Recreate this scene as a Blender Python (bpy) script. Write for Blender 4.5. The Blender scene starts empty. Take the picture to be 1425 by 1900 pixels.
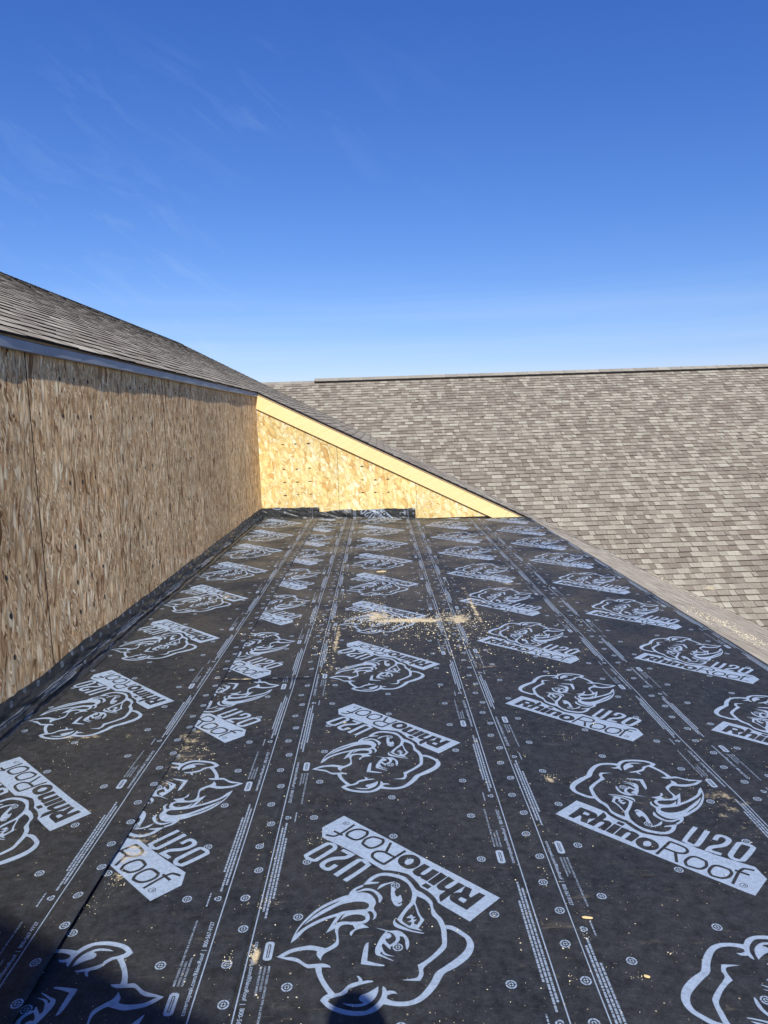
import bpy, bmesh, math, random
import numpy as np
from mathutils import Vector, Matrix, noise
random.seed(7); np.random.seed(7)
R = math.radians
scene = bpy.context.scene
C = scene.collection

# ------------------------------------------------------------------ camera
F_PX, CX, CY = 1330.0, 712.5, 950.0          # calibrated on the 1425x1900 picture
def nrm(v):
    v = np.array(v, float); return v/np.linalg.norm(v)
fy = nrm([700-CX, 781-CY, F_PX])
rho = R(1.9)
fx = np.array([math.cos(rho), -math.sin(rho), 0.0]); fx = nrm(fx-fy*fx.dot(fy))
fz = np.cross(fx, fy)
MW = np.array([fx, fy, fz])                  # camera axes (x right, y down, z forward) -> world
EYE = np.array([0.0, 0.0, 1.5316])
cam_d = bpy.data.cameras.new('camera')
cam = bpy.data.objects.new('camera', cam_d); C.objects.link(cam)
right, up, back = MW@np.array([1,0,0]), MW@np.array([0,-1,0]), MW@np.array([0,0,-1])
m = Matrix.Identity(4)
for i in range(3):
    m[i][0], m[i][1], m[i][2], m[i][3] = right[i], up[i], back[i], EYE[i]
cam.matrix_world = m
cam_d.sensor_fit = 'VERTICAL'; cam_d.sensor_height = 36.0; cam_d.lens = F_PX/1900.0*36.0
cam_d.clip_start = 0.05; cam_d.clip_end = 3000
scene.camera = cam

# ------------------------------------------------------------------ sun, sky, exposure
SUN = nrm([0.34, -1.70, 1.50])               # towards the sun
sun_d = bpy.data.lights.new('sun', 'SUN'); sun_d.energy = 5.6; sun_d.angle = R(0.53); sun_d.color = (1.0, 0.955, 0.89)
sun = bpy.data.objects.new('sun', sun_d); C.objects.link(sun)
sun.rotation_euler = Vector(SUN).to_track_quat('Z', 'Y').to_euler()
sun.location = (2, -8, 12)
world = bpy.data.worlds.new('World'); scene.world = world; world.use_nodes = True
wn, wl = world.node_tree.nodes, world.node_tree.links
for n in list(wn): wn.remove(n)
def wnode(t, **k):
    n = wn.new(t)
    for a, b in k.items(): setattr(n, a, b)
    return n
out = wnode('ShaderNodeOutputWorld'); bg = wnode('ShaderNodeBackground')
sky = wnode('ShaderNodeTexSky', sky_type='NISHITA', sun_disc=False)
sky.sun_elevation = math.asin(SUN[2]); sky.sun_rotation = math.atan2(SUN[0], SUN[1])
sky.altitude = 300; sky.air_density = 1.0; sky.dust_density = 0.35; sky.ozone_density = 2.2
tc = wnode('ShaderNodeTexCoord')
mp0 = wnode('ShaderNodeMapping'); mp0.inputs['Rotation'].default_value = (0, R(-33), 0)
wl.new(tc.outputs['Generated'], mp0.inputs['Vector'])
mp = wnode('ShaderNodeMapping'); mp.inputs['Scale'].default_value = (3.2, 1.0, 10.0); mp.inputs['Location'].default_value = (0.35, 0, 0.6)
wl.new(mp0.outputs[0], mp.inputs['Vector'])
n1 = wnode('ShaderNodeTexNoise'); n1.inputs['Scale'].default_value = 2.6; n1.inputs['Detail'].default_value = 8; n1.inputs['Roughness'].default_value = 0.62; n1.inputs['Distortion'].default_value = 0.9
wl.new(mp.outputs[0], n1.inputs['Vector'])
n2 = wnode('ShaderNodeTexNoise'); n2.inputs['Scale'].default_value = 3.1; n2.inputs['Detail'].default_value = 2
wl.new(tc.outputs['Generated'], n2.inputs['Vector'])
r1 = wnode('ShaderNodeMapRange'); r1.inputs[1].default_value = 0.50; r1.inputs[2].default_value = 0.80
wl.new(n1.outputs['Fac'], r1.inputs[0])
r2 = wnode('ShaderNodeMapRange'); r2.inputs[1].default_value = 0.42; r2.inputs[2].default_value = 0.60
wl.new(n2.outputs['Fac'], r2.inputs[0])
mu = wnode('ShaderNodeMath', operation='MULTIPLY'); wl.new(r1.outputs[0], mu.inputs[0]); wl.new(r2.outputs[0], mu.inputs[1])
# thin level bands of haze cloud low over the horizon
mp2 = wnode('ShaderNodeMapping'); mp2.inputs['Scale'].default_value = (1.0, 1.0, 26.0)
wl.new(tc.outputs['Generated'], mp2.inputs['Vector'])
n3 = wnode('ShaderNodeTexNoise'); n3.inputs['Scale'].default_value = 1.3; n3.inputs['Detail'].default_value = 4
wl.new(mp2.outputs[0], n3.inputs['Vector'])
sx = wnode('ShaderNodeSeparateXYZ'); wl.new(tc.outputs['Generated'], sx.inputs[0])
r3 = wnode('ShaderNodeMapRange'); r3.inputs[1].default_value = 0.20; r3.inputs[2].default_value = 0.07
wl.new(sx.outputs['Z'], r3.inputs[0])
r4 = wnode('ShaderNodeMapRange'); r4.inputs[1].default_value = 0.40; r4.inputs[2].default_value = 0.70
wl.new(n3.outputs['Fac'], r4.inputs[0])
mu2 = wnode('ShaderNodeMath', operation='MULTIPLY'); wl.new(r3.outputs[0], mu2.inputs[0]); wl.new(r4.outputs[0], mu2.inputs[1])
ad = wnode('ShaderNodeMath', operation='ADD'); ad.use_clamp = True
m3 = wnode('ShaderNodeMath', operation='MULTIPLY'); m3.inputs[1].default_value = 0.15
mx_ = wnode('ShaderNodeMapRange'); mx_.inputs[1].default_value = 0.10; mx_.inputs[2].default_value = -0.12; mx_.inputs[3].default_value = 0.12; mx_.inputs[4].default_value = 1.0; wl.new(sx.outputs['X'], mx_.inputs[0])
mz_ = wnode('ShaderNodeMapRange'); mz_.inputs[1].default_value = 0.46; mz_.inputs[2].default_value = 0.36; mz_.inputs[3].default_value = 0.10; mz_.inputs[4].default_value = 1.0; wl.new(sx.outputs['Z'], mz_.inputs[0])
mq1 = wnode('ShaderNodeMath', operation='MULTIPLY'); wl.new(mx_.outputs[0], mq1.inputs[0]); wl.new(mz_.outputs[0], mq1.inputs[1])
mq2 = wnode('ShaderNodeMath', operation='MULTIPLY'); wl.new(mq1.outputs[0], mq2.inputs[0]); wl.new(mu.outputs[0], mq2.inputs[1])
wl.new(mq2.outputs[0], m3.inputs[0])
m4 = wnode('ShaderNodeMath', operation='MULTIPLY'); m4.inputs[1].default_value = 0.30; wl.new(mu2.outputs[0], m4.inputs[0])
wl.new(m3.outputs[0], ad.inputs[0]); wl.new(m4.outputs[0], ad.inputs[1])
mixs = wnode('ShaderNodeMix', data_type='RGBA')
# colour response of the sky: deeper and more saturated blue overhead
sepc = wnode('ShaderNodeSeparateColor'); wl.new(sky.outputs[0], sepc.inputs[0])
tint = wnode('ShaderNodeCombineColor')
for i_, (pw, kk) in enumerate(((1.38, 0.95), (1.09, 0.885), (0.76, 1.185))):
    a_ = wnode('ShaderNodeMath', operation='MULTIPLY'); a_.inputs[1].default_value = 0.105; wl.new(sepc.outputs[i_], a_.inputs[0])
    b_ = wnode('ShaderNodeMath', operation='POWER'); b_.inputs[1].default_value = pw; wl.new(a_.outputs[0], b_.inputs[0])
    c_ = wnode('ShaderNodeMath', operation='MULTIPLY'); c_.inputs[1].default_value = kk/0.105; wl.new(b_.outputs[0], c_.inputs[0])
    wl.new(c_.outputs[0], tint.inputs[i_])
wl.new(ad.outputs[0], mixs.inputs[0]); wl.new(tint.outputs[0], mixs.inputs[6]); mixs.inputs[7].default_value = (6.2, 7.6, 9.4, 1)
wl.new(mixs.outputs[2], bg.inputs['Color']); bg.inputs['Strength'].default_value = 0.105
wl.new(bg.outputs[0], out.inputs['Surface'])
scene.view_settings.view_transform = 'Standard'; scene.view_settings.look = 'None'
scene.view_settings.exposure = 0.0; scene.view_settings.gamma = 1.0; scene.view_settings.use_curve_mapping = False

# ------------------------------------------------------------------ geometry of the place
DECK_B = -0.030                                # the deck falls a little to the right
def deck_z(x): return DECK_B*x
WALL_X, FAR_Y = -1.865, 11.229
S1, Z1 = 0.502, 1.112                          # main roof plane z = Z1 - S1*x
S2, Z2 = 0.520, -7.218                         # rear roof plane z = Z2 + S2*y
RIDGE_X = -5.75
def ray(px, py): return MW@np.array([px-CX, py-CY, F_PX])
def deck_pt(px, py):
    q = ray(px, py); t = -EYE[2]/(q[2]-DECK_B*q[0]); return EYE+q*t
def roof1_pt(px, py):
    q = ray(px, py); t = (Z1-EYE[2])/(q[2]+S1*q[0]); return EYE+q*t
def project(P):
    c = MW.T@(np.array(P, float)-EYE)
    if c[2] < 0.05: return None
    return CX+F_PX*c[0]/c[2], CY+F_PX*c[1]/c[2]

# ------------------------------------------------------------------ helpers
def tag(o, label=None, cat=None, group=None, kind=None):
    if label: o['label'] = label
    if cat: o['category'] = cat
    if group: o['group'] = group
    if kind: o['kind'] = kind
    return o
def empty(name, loc, label, cat, group=None):
    o = bpy.data.objects.new(name, None); C.objects.link(o); o.location = loc; o.empty_display_size = 0.2
    return tag(o, label, cat, group)
def mesh_obj(name, verts, faces, mat, parent=None, smooth=False, kind=None):
    me = bpy.data.meshes.new(name); me.from_pydata([tuple(map(float, v)) for v in verts], [], faces); me.update()
    if mat is not None: me.materials.append(mat)
    if smooth: me.polygons.foreach_set('use_smooth', [True]*len(me.polygons))
    o = bpy.data.objects.new(name, me); C.objects.link(o)
    if parent is not None:
        o.parent = parent; o.matrix_parent_inverse = Matrix.Translation(-Vector(parent.location))
    if kind: o['kind'] = kind
    return o
def prism(poly, d):
    """poly: list of 3-D points (planar), d: extrusion vector -> verts, faces"""
    n = len(poly); poly = [np.array(p, float) for p in poly]; d = np.array(d, float)
    v = poly+[p+d for p in poly]
    f = [tuple(range(n)), tuple(range(2*n-1, n-1, -1))]
    for i in range(n):
        j = (i+1) % n; f.append((i, i+n, j+n, j))
    return v, f
def box(a, b):
    x0, y0, z0 = a; x1, y1, z1 = b
    return prism([(x0,y0,z0),(x1,y0,z0),(x1,y1,z0),(x0,y1,z0)], (0,0,z1-z0))
def fix_normals(o):
    bm = bmesh.new(); bm.from_mesh(o.data); bmesh.ops.recalc_face_normals(bm, faces=bm.faces); bm.to_mesh(o.data); bm.free()
def bevel(o, w):
    bm = bmesh.new(); bm.from_mesh(o.data); bmesh.ops.recalc_face_normals(bm, faces=bm.faces)
    bmesh.ops.bevel(bm, geom=list(bm.edges), offset=w, segments=1, affect='EDGES', clamp_overlap=True)
    bm.to_mesh(o.data); bm.free()
def clip(poly, planes):
    """Sutherland-Hodgman on 2-D polygons, planes (a,b,c): keep a*u+b*v<=c"""
    for a, b, c in planes:
        res = []
        for i in range(len(poly)):
            p, q = poly[i], poly[(i+1) % len(poly)]
            dp, dq = a*p[0]+b*p[1]-c, a*q[0]+b*q[1]-c
            if dp <= 0: res.append(p)
            if (dp < 0 < dq) or (dq < 0 < dp):
                t = dp/(dp-dq); res.append((p[0]+t*(q[0]-p[0]), p[1]+t*(q[1]-p[1])))
        poly = res
        if len(poly) < 3: return []
    return poly

# ------------------------------------------------------------------ material helpers
def new_mat(name):
    m = bpy.data.materials.new(name); m.use_nodes = True
    nt = m.node_tree; b = nt.nodes['Principled BSDF']
    def node(t, **k):
        n = nt.nodes.new(t)
        for a, v in k.items(): setattr(n, a, v)
        return n
    return m, nt, b, node
def simple(name, col, rough=0.7, var=0.12, scale=20, metallic=0.0, bump=0.0, spec=0.5):
    m, nt, b, node = new_mat(name)
    tc = node('ShaderNodeTexCoord'); n = node('ShaderNodeTexNoise'); n.inputs['Scale'].default_value = scale; n.inputs['Detail'].default_value = 5
    nt.links.new(tc.outputs['Object'], n.inputs['Vector'])
    cr = node('ShaderNodeValToRGB')
    cr.color_ramp.elements[0].position = 0.3; cr.color_ramp.elements[1].position = 0.7
    cr.color_ramp.elements[0].color = tuple(c*(1-var) for c in col)+(1,); cr.color_ramp.elements[1].color = tuple(c*(1+var) for c in col)+(1,)
    nt.links.new(n.outputs['Fac'], cr.inputs[0]); nt.links.new(cr.outputs[0], b.inputs['Base Color'])
    b.inputs['Roughness'].default_value = rough; b.inputs['Metallic'].default_value = metallic
    b.inputs['Specular IOR Level'].default_value = spec
    if bump:
        bp = node('ShaderNodeBump'); bp.inputs['Strength'].default_value = bump; bp.inputs['Distance'].default_value = 0.002
        nt.links.new(n.outputs['Fac'], bp.inputs['Height']); nt.links.new(bp.outputs[0], b.inputs['Normal'])
    return m

def osb_material(name, axes, base_rot, spread, cols, light, long_len=13.0, wide=62.0):
    """oriented strand board: several layers of long random strands laid over each other.
    axes: which object axes span the face, e.g. ('Y','Z')"""
    m, nt, b, node = new_mat(name); L = nt.links
    tc = node('ShaderNodeTexCoord'); sep = node('ShaderNodeSeparateXYZ'); L.new(tc.outputs['Object'], sep.inputs[0])
    oi = node('ShaderNodeObjectInfo')
    mo = node('ShaderNodeMath', operation='MULTIPLY'); mo.inputs[1].default_value = 37.0; L.new(oi.outputs['Random'], mo.inputs[0])
    cmb = node('ShaderNodeCombineXYZ'); L.new(sep.outputs[axes[0]], cmb.inputs[0]); L.new(sep.outputs[axes[1]], cmb.inputs[1]); L.new(mo.outputs[0], cmb.inputs[2])
    # a little warp so strands are not perfectly straight
    wz = node('ShaderNodeTexNoise'); wz.inputs['Scale'].default_value = 9; wz.inputs['Detail'].default_value = 2; L.new(cmb.outputs[0], wz.inputs['Vector'])
    wm = node('ShaderNodeVectorMath', operation='MULTIPLY_ADD'); wm.inputs[1].default_value = (0.012, 0.012, 0); L.new(wz.outputs['Color'], wm.inputs[0]); L.new(cmb.outputs[0], wm.inputs[2])
    prev_c, prev_h = None, None
    for k in range(5):
        ang = base_rot+spread*(-1, 0.85, -0.45, 0.35, 0.02)[k]
        mp = node('ShaderNodeMapping'); mp.inputs['Rotation'].default_value = (0, 0, ang); mp.inputs['Location'].default_value = (k*3.7, k*1.9, k*5.1)
        L.new(wm.outputs[0], mp.inputs['Vector'])
        sc = node('ShaderNodeMapping'); sc.inputs['Scale'].default_value = (long_len*(1.0,0.62,1.35,0.85,0.7)[k], wide*(1.15,0.62,1.5,0.9,0.52)[k], 1)
        L.new(mp.outputs[0], sc.inputs['Vector'])
        v = node('ShaderNodeTexVoronoi', feature='F1'); v.inputs['Scale'].default_value = 1.0; v.inputs['Randomness'].default_value = 1.0
        L.new(sc.outputs[0], v.inputs['Vector'])
        vs = node('ShaderNodeSeparateColor'); L.new(v.outputs['Color'], vs.inputs[0])
        cr = node('ShaderNodeValToRGB'); els = cr.color_ramp.elements
        els[0].position = 0.0; els[0].color = cols[0]+(1,); els[1].position = 1.0; els[1].color = cols[-1]+(1,)
        for i, c in enumerate(cols[1:-1]):
            e = els.new((0.16, 0.45, 0.75)[i]); e.color = c+(1,)
        L.new(vs.outputs['Red'], cr.inputs[0])
        # the strand's dark rim
        rim = node('ShaderNodeMapRange'); rim.inputs[1].default_value = 0.30; rim.inputs[2].default_value = 0.62; rim.inputs[3].default_value = 1.0; rim.inputs[4].default_value = 0.58 if name[0] == 'w' else 0.78
        L.new(v.outputs['Distance'], rim.inputs[0])
        mul = node('ShaderNodeMix', data_type='RGBA', blend_type='MULTIPLY'); mul.inputs[0].default_value = 1.0
        L.new(cr.outputs[0], mul.inputs[6]); L.new(rim.outputs[0], mul.inputs[7])
        if prev_c is None: prev_c, prev_h = mul.outputs[2], vs.outputs['Green']
        else:
            th = node('ShaderNodeMath', operation='GREATER_THAN'); th.inputs[1].default_value = (0,0.5,0.6,0.55,0.68)[k]; L.new(vs.outputs['Blue'], th.inputs[0])
            mx = node('ShaderNodeMix', data_type='RGBA'); L.new(th.outputs[0], mx.inputs[0]); L.new(prev_c, mx.inputs[6]); L.new(mul.outputs[2], mx.inputs[7])
            mh = node('ShaderNodeMix', data_type='FLOAT'); L.new(th.outputs[0], mh.inputs[0]); L.new(prev_h, mh.inputs[2])
            a1 = node('ShaderNodeMath', operation='ADD'); a1.inputs[1].default_value = 0.25; L.new(vs.outputs['Green'], a1.inputs[0]); L.new(a1.outputs[0], mh.inputs[3])
            prev_c, prev_h = mx.outputs[2], mh.outputs[0]
    # fine wood grain + broad weather tone
    g = node('ShaderNodeMapping'); g.inputs['Rotation'].default_value = (0, 0, base_rot); L.new(cmb.outputs[0], g.inputs['Vector'])
    g2 = node('ShaderNodeMapping'); g2.inputs['Scale'].default_value = (22, 260, 1); L.new(g.outputs[0], g2.inputs['Vector'])
    gn = node('ShaderNodeTexNoise'); gn.inputs['Scale'].default_value = 1.0; gn.inputs['Detail'].default_value = 5; L.new(g2.outputs[0], gn.inputs['Vector'])
    gr = node('ShaderNodeMapRange'); gr.inputs[1].default_value = 0.3; gr.inputs[2].default_value = 0.7; gr.inputs[3].default_value = 0.80; gr.inputs[4].default_value = 1.15; L.new(gn.outputs['Fac'], gr.inputs[0])
    bn = node('ShaderNodeTexNoise'); bn.inputs['Scale'].default_value = 1.4; bn.inputs['Detail'].default_value = 4; L.new(cmb.outputs[0], bn.inputs['Vector'])
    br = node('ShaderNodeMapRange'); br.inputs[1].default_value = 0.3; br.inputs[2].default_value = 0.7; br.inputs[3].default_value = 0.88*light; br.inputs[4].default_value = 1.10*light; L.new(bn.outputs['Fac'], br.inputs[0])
    orr = node('ShaderNodeMapRange'); orr.inputs[3].default_value = 0.90; orr.inputs[4].default_value = 1.08; L.new(oi.outputs['Random'], orr.inputs[0])
    pm0 = node('ShaderNodeMath', operation='MULTIPLY'); L.new(gr.outputs[0], pm0.inputs[0]); L.new(orr.outputs[0], pm0.inputs[1])
    pm = node('ShaderNodeMath', operation='MULTIPLY'); L.new(pm0.outputs[0], pm.inputs[0]); L.new(br.outputs[0], pm.inputs[1])
    fin = node('ShaderNodeMix', data_type='RGBA', blend_type='MULTIPLY'); fin.inputs[0].default_value = 1.0; L.new(prev_c, fin.inputs[6]); L.new(pm.outputs[0], fin.inputs[7])
    L.new(fin.outputs[2], b.inputs['Base Color'])
    b.inputs['Roughness'].default_value = 0.75; b.inputs['Specular IOR Level'].default_value = 0.15
    hh = node('ShaderNodeMath', operation='MULTIPLY_ADD'); hh.inputs[1].default_value = 0.5; L.new(gn.outputs['Fac'], hh.inputs[0]); L.new(prev_h, hh.inputs[2])
    bp = node('ShaderNodeBump'); bp.inputs['Strength'].default_value = 0.55; bp.inputs['Distance'].default_value = 0.0012
    L.new(hh.outputs[0], bp.inputs['Height']); L.new(bp.outputs[0], b.inputs['Normal'])
    return m

def shingle_material():
    m, nt, b, node = new_mat('asphalt_shingle'); L = nt.links
    at = node('ShaderNodeAttribute', attribute_name='tone')
    tc = node('ShaderNodeTexCoord')
    n = node('ShaderNodeTexNoise'); n.inputs['Scale'].default_value = 260; n.inputs['Detail'].default_value = 3; n.inputs['Roughness'].default_value = 0.8; L.new(tc.outputs['Object'], n.inputs['Vector'])
    r = node('ShaderNodeMapRange'); r.inputs[1].default_value = 0.3; r.inputs[2].default_value = 0.7; r.inputs[3].default_value = 0.72; r.inputs[4].default_value = 1.28; L.new(n.outputs['Fac'], r.inputs[0])
    n2 = node('ShaderNodeTexNoise'); n2.inputs['Scale'].default_value = 22; n2.inputs['Detail'].default_value = 4; L.new(tc.outputs['Object'], n2.inputs['Vector'])
    r2 = node('ShaderNodeMapRange'); r2.inputs[1].default_value = 0.3; r2.inputs[2].default_value = 0.7; r2.inputs[3].default_value = 0.88; r2.inputs[4].default_value = 1.12; L.new(n2.outputs['Fac'], r2.inputs[0])
    mm = node('ShaderNodeMath', operation='MULTIPLY'); L.new(r.outputs[0], mm.inputs[0]); L.new(r2.outputs[0], mm.inputs[1])
    mx = node('ShaderNodeMix', data_type='RGBA', blend_type='MULTIPLY'); mx.inputs[0].default_value = 1; L.new(at.outputs['Color'], mx.inputs[6]); L.new(mm.outputs[0], mx.inputs[7])
    L.new(mx.outputs[2], b.inputs['Base Color']); b.inputs['Roughness'].default_value = 0.93; b.inputs['Specular IOR Level'].default_value = 0.15
    bp = node('ShaderNodeBump'); bp.inputs['Strength'].default_value = 0.6; bp.inputs['Distance'].default_value = 0.0015; L.new(n.outputs['Fac'], bp.inputs['Height']); L.new(bp.outputs[0], b.inputs['Normal'])
    return m
M_SHINGLE = shingle_material()
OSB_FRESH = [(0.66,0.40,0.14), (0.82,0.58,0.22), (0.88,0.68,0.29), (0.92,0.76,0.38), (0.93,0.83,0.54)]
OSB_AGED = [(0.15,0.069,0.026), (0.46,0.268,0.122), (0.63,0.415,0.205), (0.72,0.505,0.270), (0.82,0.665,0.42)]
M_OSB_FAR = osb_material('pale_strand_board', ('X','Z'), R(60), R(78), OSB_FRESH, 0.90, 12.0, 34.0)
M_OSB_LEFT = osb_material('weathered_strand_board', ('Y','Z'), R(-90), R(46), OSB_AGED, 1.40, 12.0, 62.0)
def pine():
    m, nt, b, node = new_mat('pine_board'); L = nt.links
    tc = node('ShaderNodeTexCoord'); mp = node('ShaderNodeMapping'); mp.inputs['Rotation'].default_value = (0, R(26.6), 0); L.new(tc.outputs['Object'], mp.inputs['Vector'])
    m2 = node('ShaderNodeMapping'); m2.inputs['Scale'].default_value = (1.6, 1, 26); L.new(mp.outputs[0], m2.inputs['Vector'])
    n = node('ShaderNodeTexNoise'); n.inputs['Scale'].default_value = 2.0; n.inputs['Detail'].default_value = 5; n.inputs['Distortion'].default_value = 0.5; L.new(m2.outputs[0], n.inputs['Vector'])
    cr = node('ShaderNodeValToRGB'); cr.color_ramp.elements[0].position = 0.3; cr.color_ramp.elements[0].color = (0.78,0.57,0.245,1); cr.color_ramp.elements[1].position = 0.62; cr.color_ramp.elements[1].color = (0.84,0.64,0.31,1); L.new(n.outputs['Fac'], cr.inputs[0])
    v = node('ShaderNodeTexVoronoi'); v.inputs['Scale'].default_value = 3.1; L.new(mp.outputs[0], v.inputs['Vector'])
    kr = node('ShaderNodeMapRange'); kr.inputs[1].default_value = 0.035; kr.inputs[2].default_value = 0.075; kr.inputs[3].default_value = 1.0; kr.inputs[4].default_value = 0.0; L.new(v.outputs['Distance'], kr.inputs[0])
    mx = node('ShaderNodeMix', data_type='RGBA'); L.new(kr.outputs[0], mx.inputs[0]); L.new(cr.outputs[0], mx.inputs[6]); mx.inputs[7].default_value = (0.45,0.24,0.09,1)
    L.new(mx.outputs[2], b.inputs['Base Color']); b.inputs['Roughness'].default_value = 0.62; return m
M_PINE = pine()
M_FASCIA = simple('grey_blue_drip_metal', (0.20,0.22,0.26), 0.42, 0.06, 5, metallic=0.0)
M_BLACK = simple('black_edge', (0.012,0.012,0.013), 0.8, 0.2, 30)
M_PLY = simple('raw_sheathing_edge', (0.42,0.31,0.19), 0.85, 0.2, 60)
M_NAIL = simple('dark_stain', (0.022,0.016,0.012), 0.7, 0.1, 30)
M_CHIP = simple('fresh_sawdust', (0.88,0.77,0.50), 0.85, 0.18, 400)

# ------------------------------------------------------------------ shingles
PAL = [((0.345,0.312,0.238), 0.26), ((0.290,0.258,0.196), 0.25), ((0.222,0.188,0.143), 0.22), ((0.255,0.222,0.172), 0.17), ((0.205,0.174,0.132), 0.05), ((0.390,0.358,0.276), 0.06)]
EDGE = (0.022, 0.020, 0.019)
def pick_tone(prev):
    while True:
        x = random.random(); a = 0
        for i, (c, w) in enumerate(PAL):
            a += w
            if x <= a: break
        if i != prev or random.random() < 0.25: break
    k = random.uniform(0.92, 1.08)
    return i, tuple(v*k for v in PAL[i][0])
def shingle_pieces(O, U, V, N, urange, vrange, expo, keep, wmin=0.10, wmax=0.34, thick=1.0, even=0.0, gain=1.0):
    """every tab of a shingled plane: (top polygon 3-D with thickness, tone)"""
    O, U, V, N = map(np.array, (O, U, V, N)); out = []
    nrow = int((vrange[1]-vrange[0])/expo)
    prev = 0
    for r in range(nrow):
        v0 = vrange[0]+r*expo; u = urange[0]-random.random()*0.3
        wob = random.random()*6; tall = random.random() < 0.5
        while u < urange[1]:
            w = random.uniform(wmin, wmax); j = random.uniform(-0.003, 0.003)+0.0025*math.sin(u*1.7+wob)
            q = [(u, v0+j), (u+w-0.004, v0+j), (u+w-0.004, v0+expo+0.008), (u, v0+expo+0.008)]
            sk = random.uniform(-0.006, 0.010)
            q[0] = (q[0][0]-sk, q[0][1]); q[1] = (q[1][0]+sk, q[1][1])
            poly = clip(q, keep)
            tall = (not tall) if random.random() < 0.8 else tall
            tb = thick*((0.0125 if tall else 0.0075)+random.uniform(-0.0008, 0.0012))
            prev, col = pick_tone(prev)
            col = tuple(gain*(c*(1-even)+m_*even) for c, m_ in zip(col, (0.292,0.252,0.186)))
            if not tall: col = tuple(c*0.95 for c in col)
            bw = random.uniform(0.008, 0.020) if random.random() < 0.75 else 0.003  # printed dark band, the shade line under the next course put into colour
            if len(poly) >= 3:
                top = [O+U*a+V*b+N*(0.0015+tb*(1.0-0.86*min(1, max(0, (b-v0)/expo)))) for a, b in poly]
                bot = [O+U*a+V*b-N*0.006 for a, b in poly]
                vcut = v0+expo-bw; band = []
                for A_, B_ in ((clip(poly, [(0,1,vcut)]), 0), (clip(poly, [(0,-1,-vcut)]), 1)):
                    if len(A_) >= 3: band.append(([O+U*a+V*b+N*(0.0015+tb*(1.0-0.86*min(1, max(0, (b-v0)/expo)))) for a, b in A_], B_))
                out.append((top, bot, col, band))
            u += w
    return out
def pieces_mesh(name, pcs, origin=(0,0,0)):
    verts, faces, cols = [], [], []
    for pc in pcs:
        top, bot, col = pc[:3]; band = pc[3] if len(pc) > 3 else None
        n = len(top); b0 = len(verts); verts += [tuple(p-np.array(origin)) for p in top]+[tuple(p-np.array(origin)) for p in bot]
        if band is None: faces.append(tuple(range(b0, b0+n))); cols.append(col)
        else:
            for q, dark in band:
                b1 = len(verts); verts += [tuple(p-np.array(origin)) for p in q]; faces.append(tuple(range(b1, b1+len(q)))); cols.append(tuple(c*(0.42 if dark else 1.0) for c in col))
        for i in range(n):
            j = (i+1) % n; faces.append((b0+i, b0+n+i, b0+n+j, b0+j)); cols.append(EDGE)
    me = bpy.data.meshes.new(name); me.from_pydata(verts, [], faces)
    at = me.attributes.new('tone', 'FLOAT_COLOR', 'FACE')
    at.data.foreach_set('color', np.array([c+(1,) for c in cols], dtype=np.float32).ravel())
    me.materials.append(M_SHINGLE); me.update(); return me
def shown_size(top):
    pts = [project(p) for p in top]
    if any(p is None for p in pts): return 0
    cx = sum(p[0] for p in pts)/len(pts); cy = sum(p[1] for p in pts)/len(pts)
    if not (-5 < cx < 1430 and 0 < cy < 1900): return 0
    a = 0
    for i in range(len(pts)):
        p, q = pts[i], pts[(i+1) % len(pts)]; a += p[0]*q[1]-q[0]*p[1]
    return abs(a)/2
def lay(root, pcs, nmax=300, test=None):
    sc = sorted(range(len(pcs)), key=lambda i: -(shown_size(pcs[i][0]) if (test is None or test(pcs[i])) else 0))
    top = sc[:nmax]; rest = sc[nmax:]
    for i in top:
        p = pcs[i]; o0 = p[0][0]
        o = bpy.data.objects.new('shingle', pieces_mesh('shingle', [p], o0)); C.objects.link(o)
        o.location = Vector(o0)-Vector(root.location); o.parent = root
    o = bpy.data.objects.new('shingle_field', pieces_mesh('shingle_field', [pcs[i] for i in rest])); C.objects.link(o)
    o.parent = root; o.matrix_parent_inverse = Matrix.Translation(-Vector(root.location)); o['kind'] = 'stuff'

# ground far below
g = mesh_obj('ground', [(-900,-900,-6.6),(900,-900,-6.6),(900,900,-6.6),(-900,900,-6.6)], [(0,1,2,3)], simple('dry_grass_ground', (0.11,0.115,0.05), 0.95, 0.35, 0.6)); tag(g, kind='structure')

# ------------------------------------------------------------------ main roof (grey-brown shingles left and below the deck)
k1 = math.sqrt(1+S1*S1)
U1 = np.array([0,1,0.0]); V1 = np.array([-1,0,S1])/k1; N1 = np.array([S1,0,1])/k1
# plane coordinates: u = y, v = distance up the slope from x = X0
XB = 9.5
def vx(x): return (XB-x)*k1
O1 = np.array([XB, 0, Z1-S1*XB])
# valley in plan: Z1-S1*x = Z2+S2*y  ->  y = (Z1-Z2-S1*x)/S2
def valley_y(x): return (Z1-Z2-S1*x)/S2
# keep y <= valley_y(x):  with x = XB - v/k1
va = (1.0, -S1/(S2*k1), (Z1-Z2-S1*XB)/S2)
roof1 = empty('shingled_roof', (-1.865, 3, 2.05), 'weathered grey brown shingle roof that climbs on the left above the strand board wall', 'roof')
EXPO = 0.143
eave_x = WALL_X+0.046
pcs = []
v_eave, v_ridge = vx(eave_x), vx(RIDGE_X)
# field above the left wall (in front of the far wall)
pcs += shingle_pieces(O1, U1, V1, N1, (-4.0, FAR_Y-0.035), (v_eave, v_ridge), EXPO, [va, (1,0,FAR_Y-0.035), (0,1,v_ridge), (0,-1,-v_eave)], 0.12, 0.42, 0.74, 0.15, 1.15)
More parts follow.
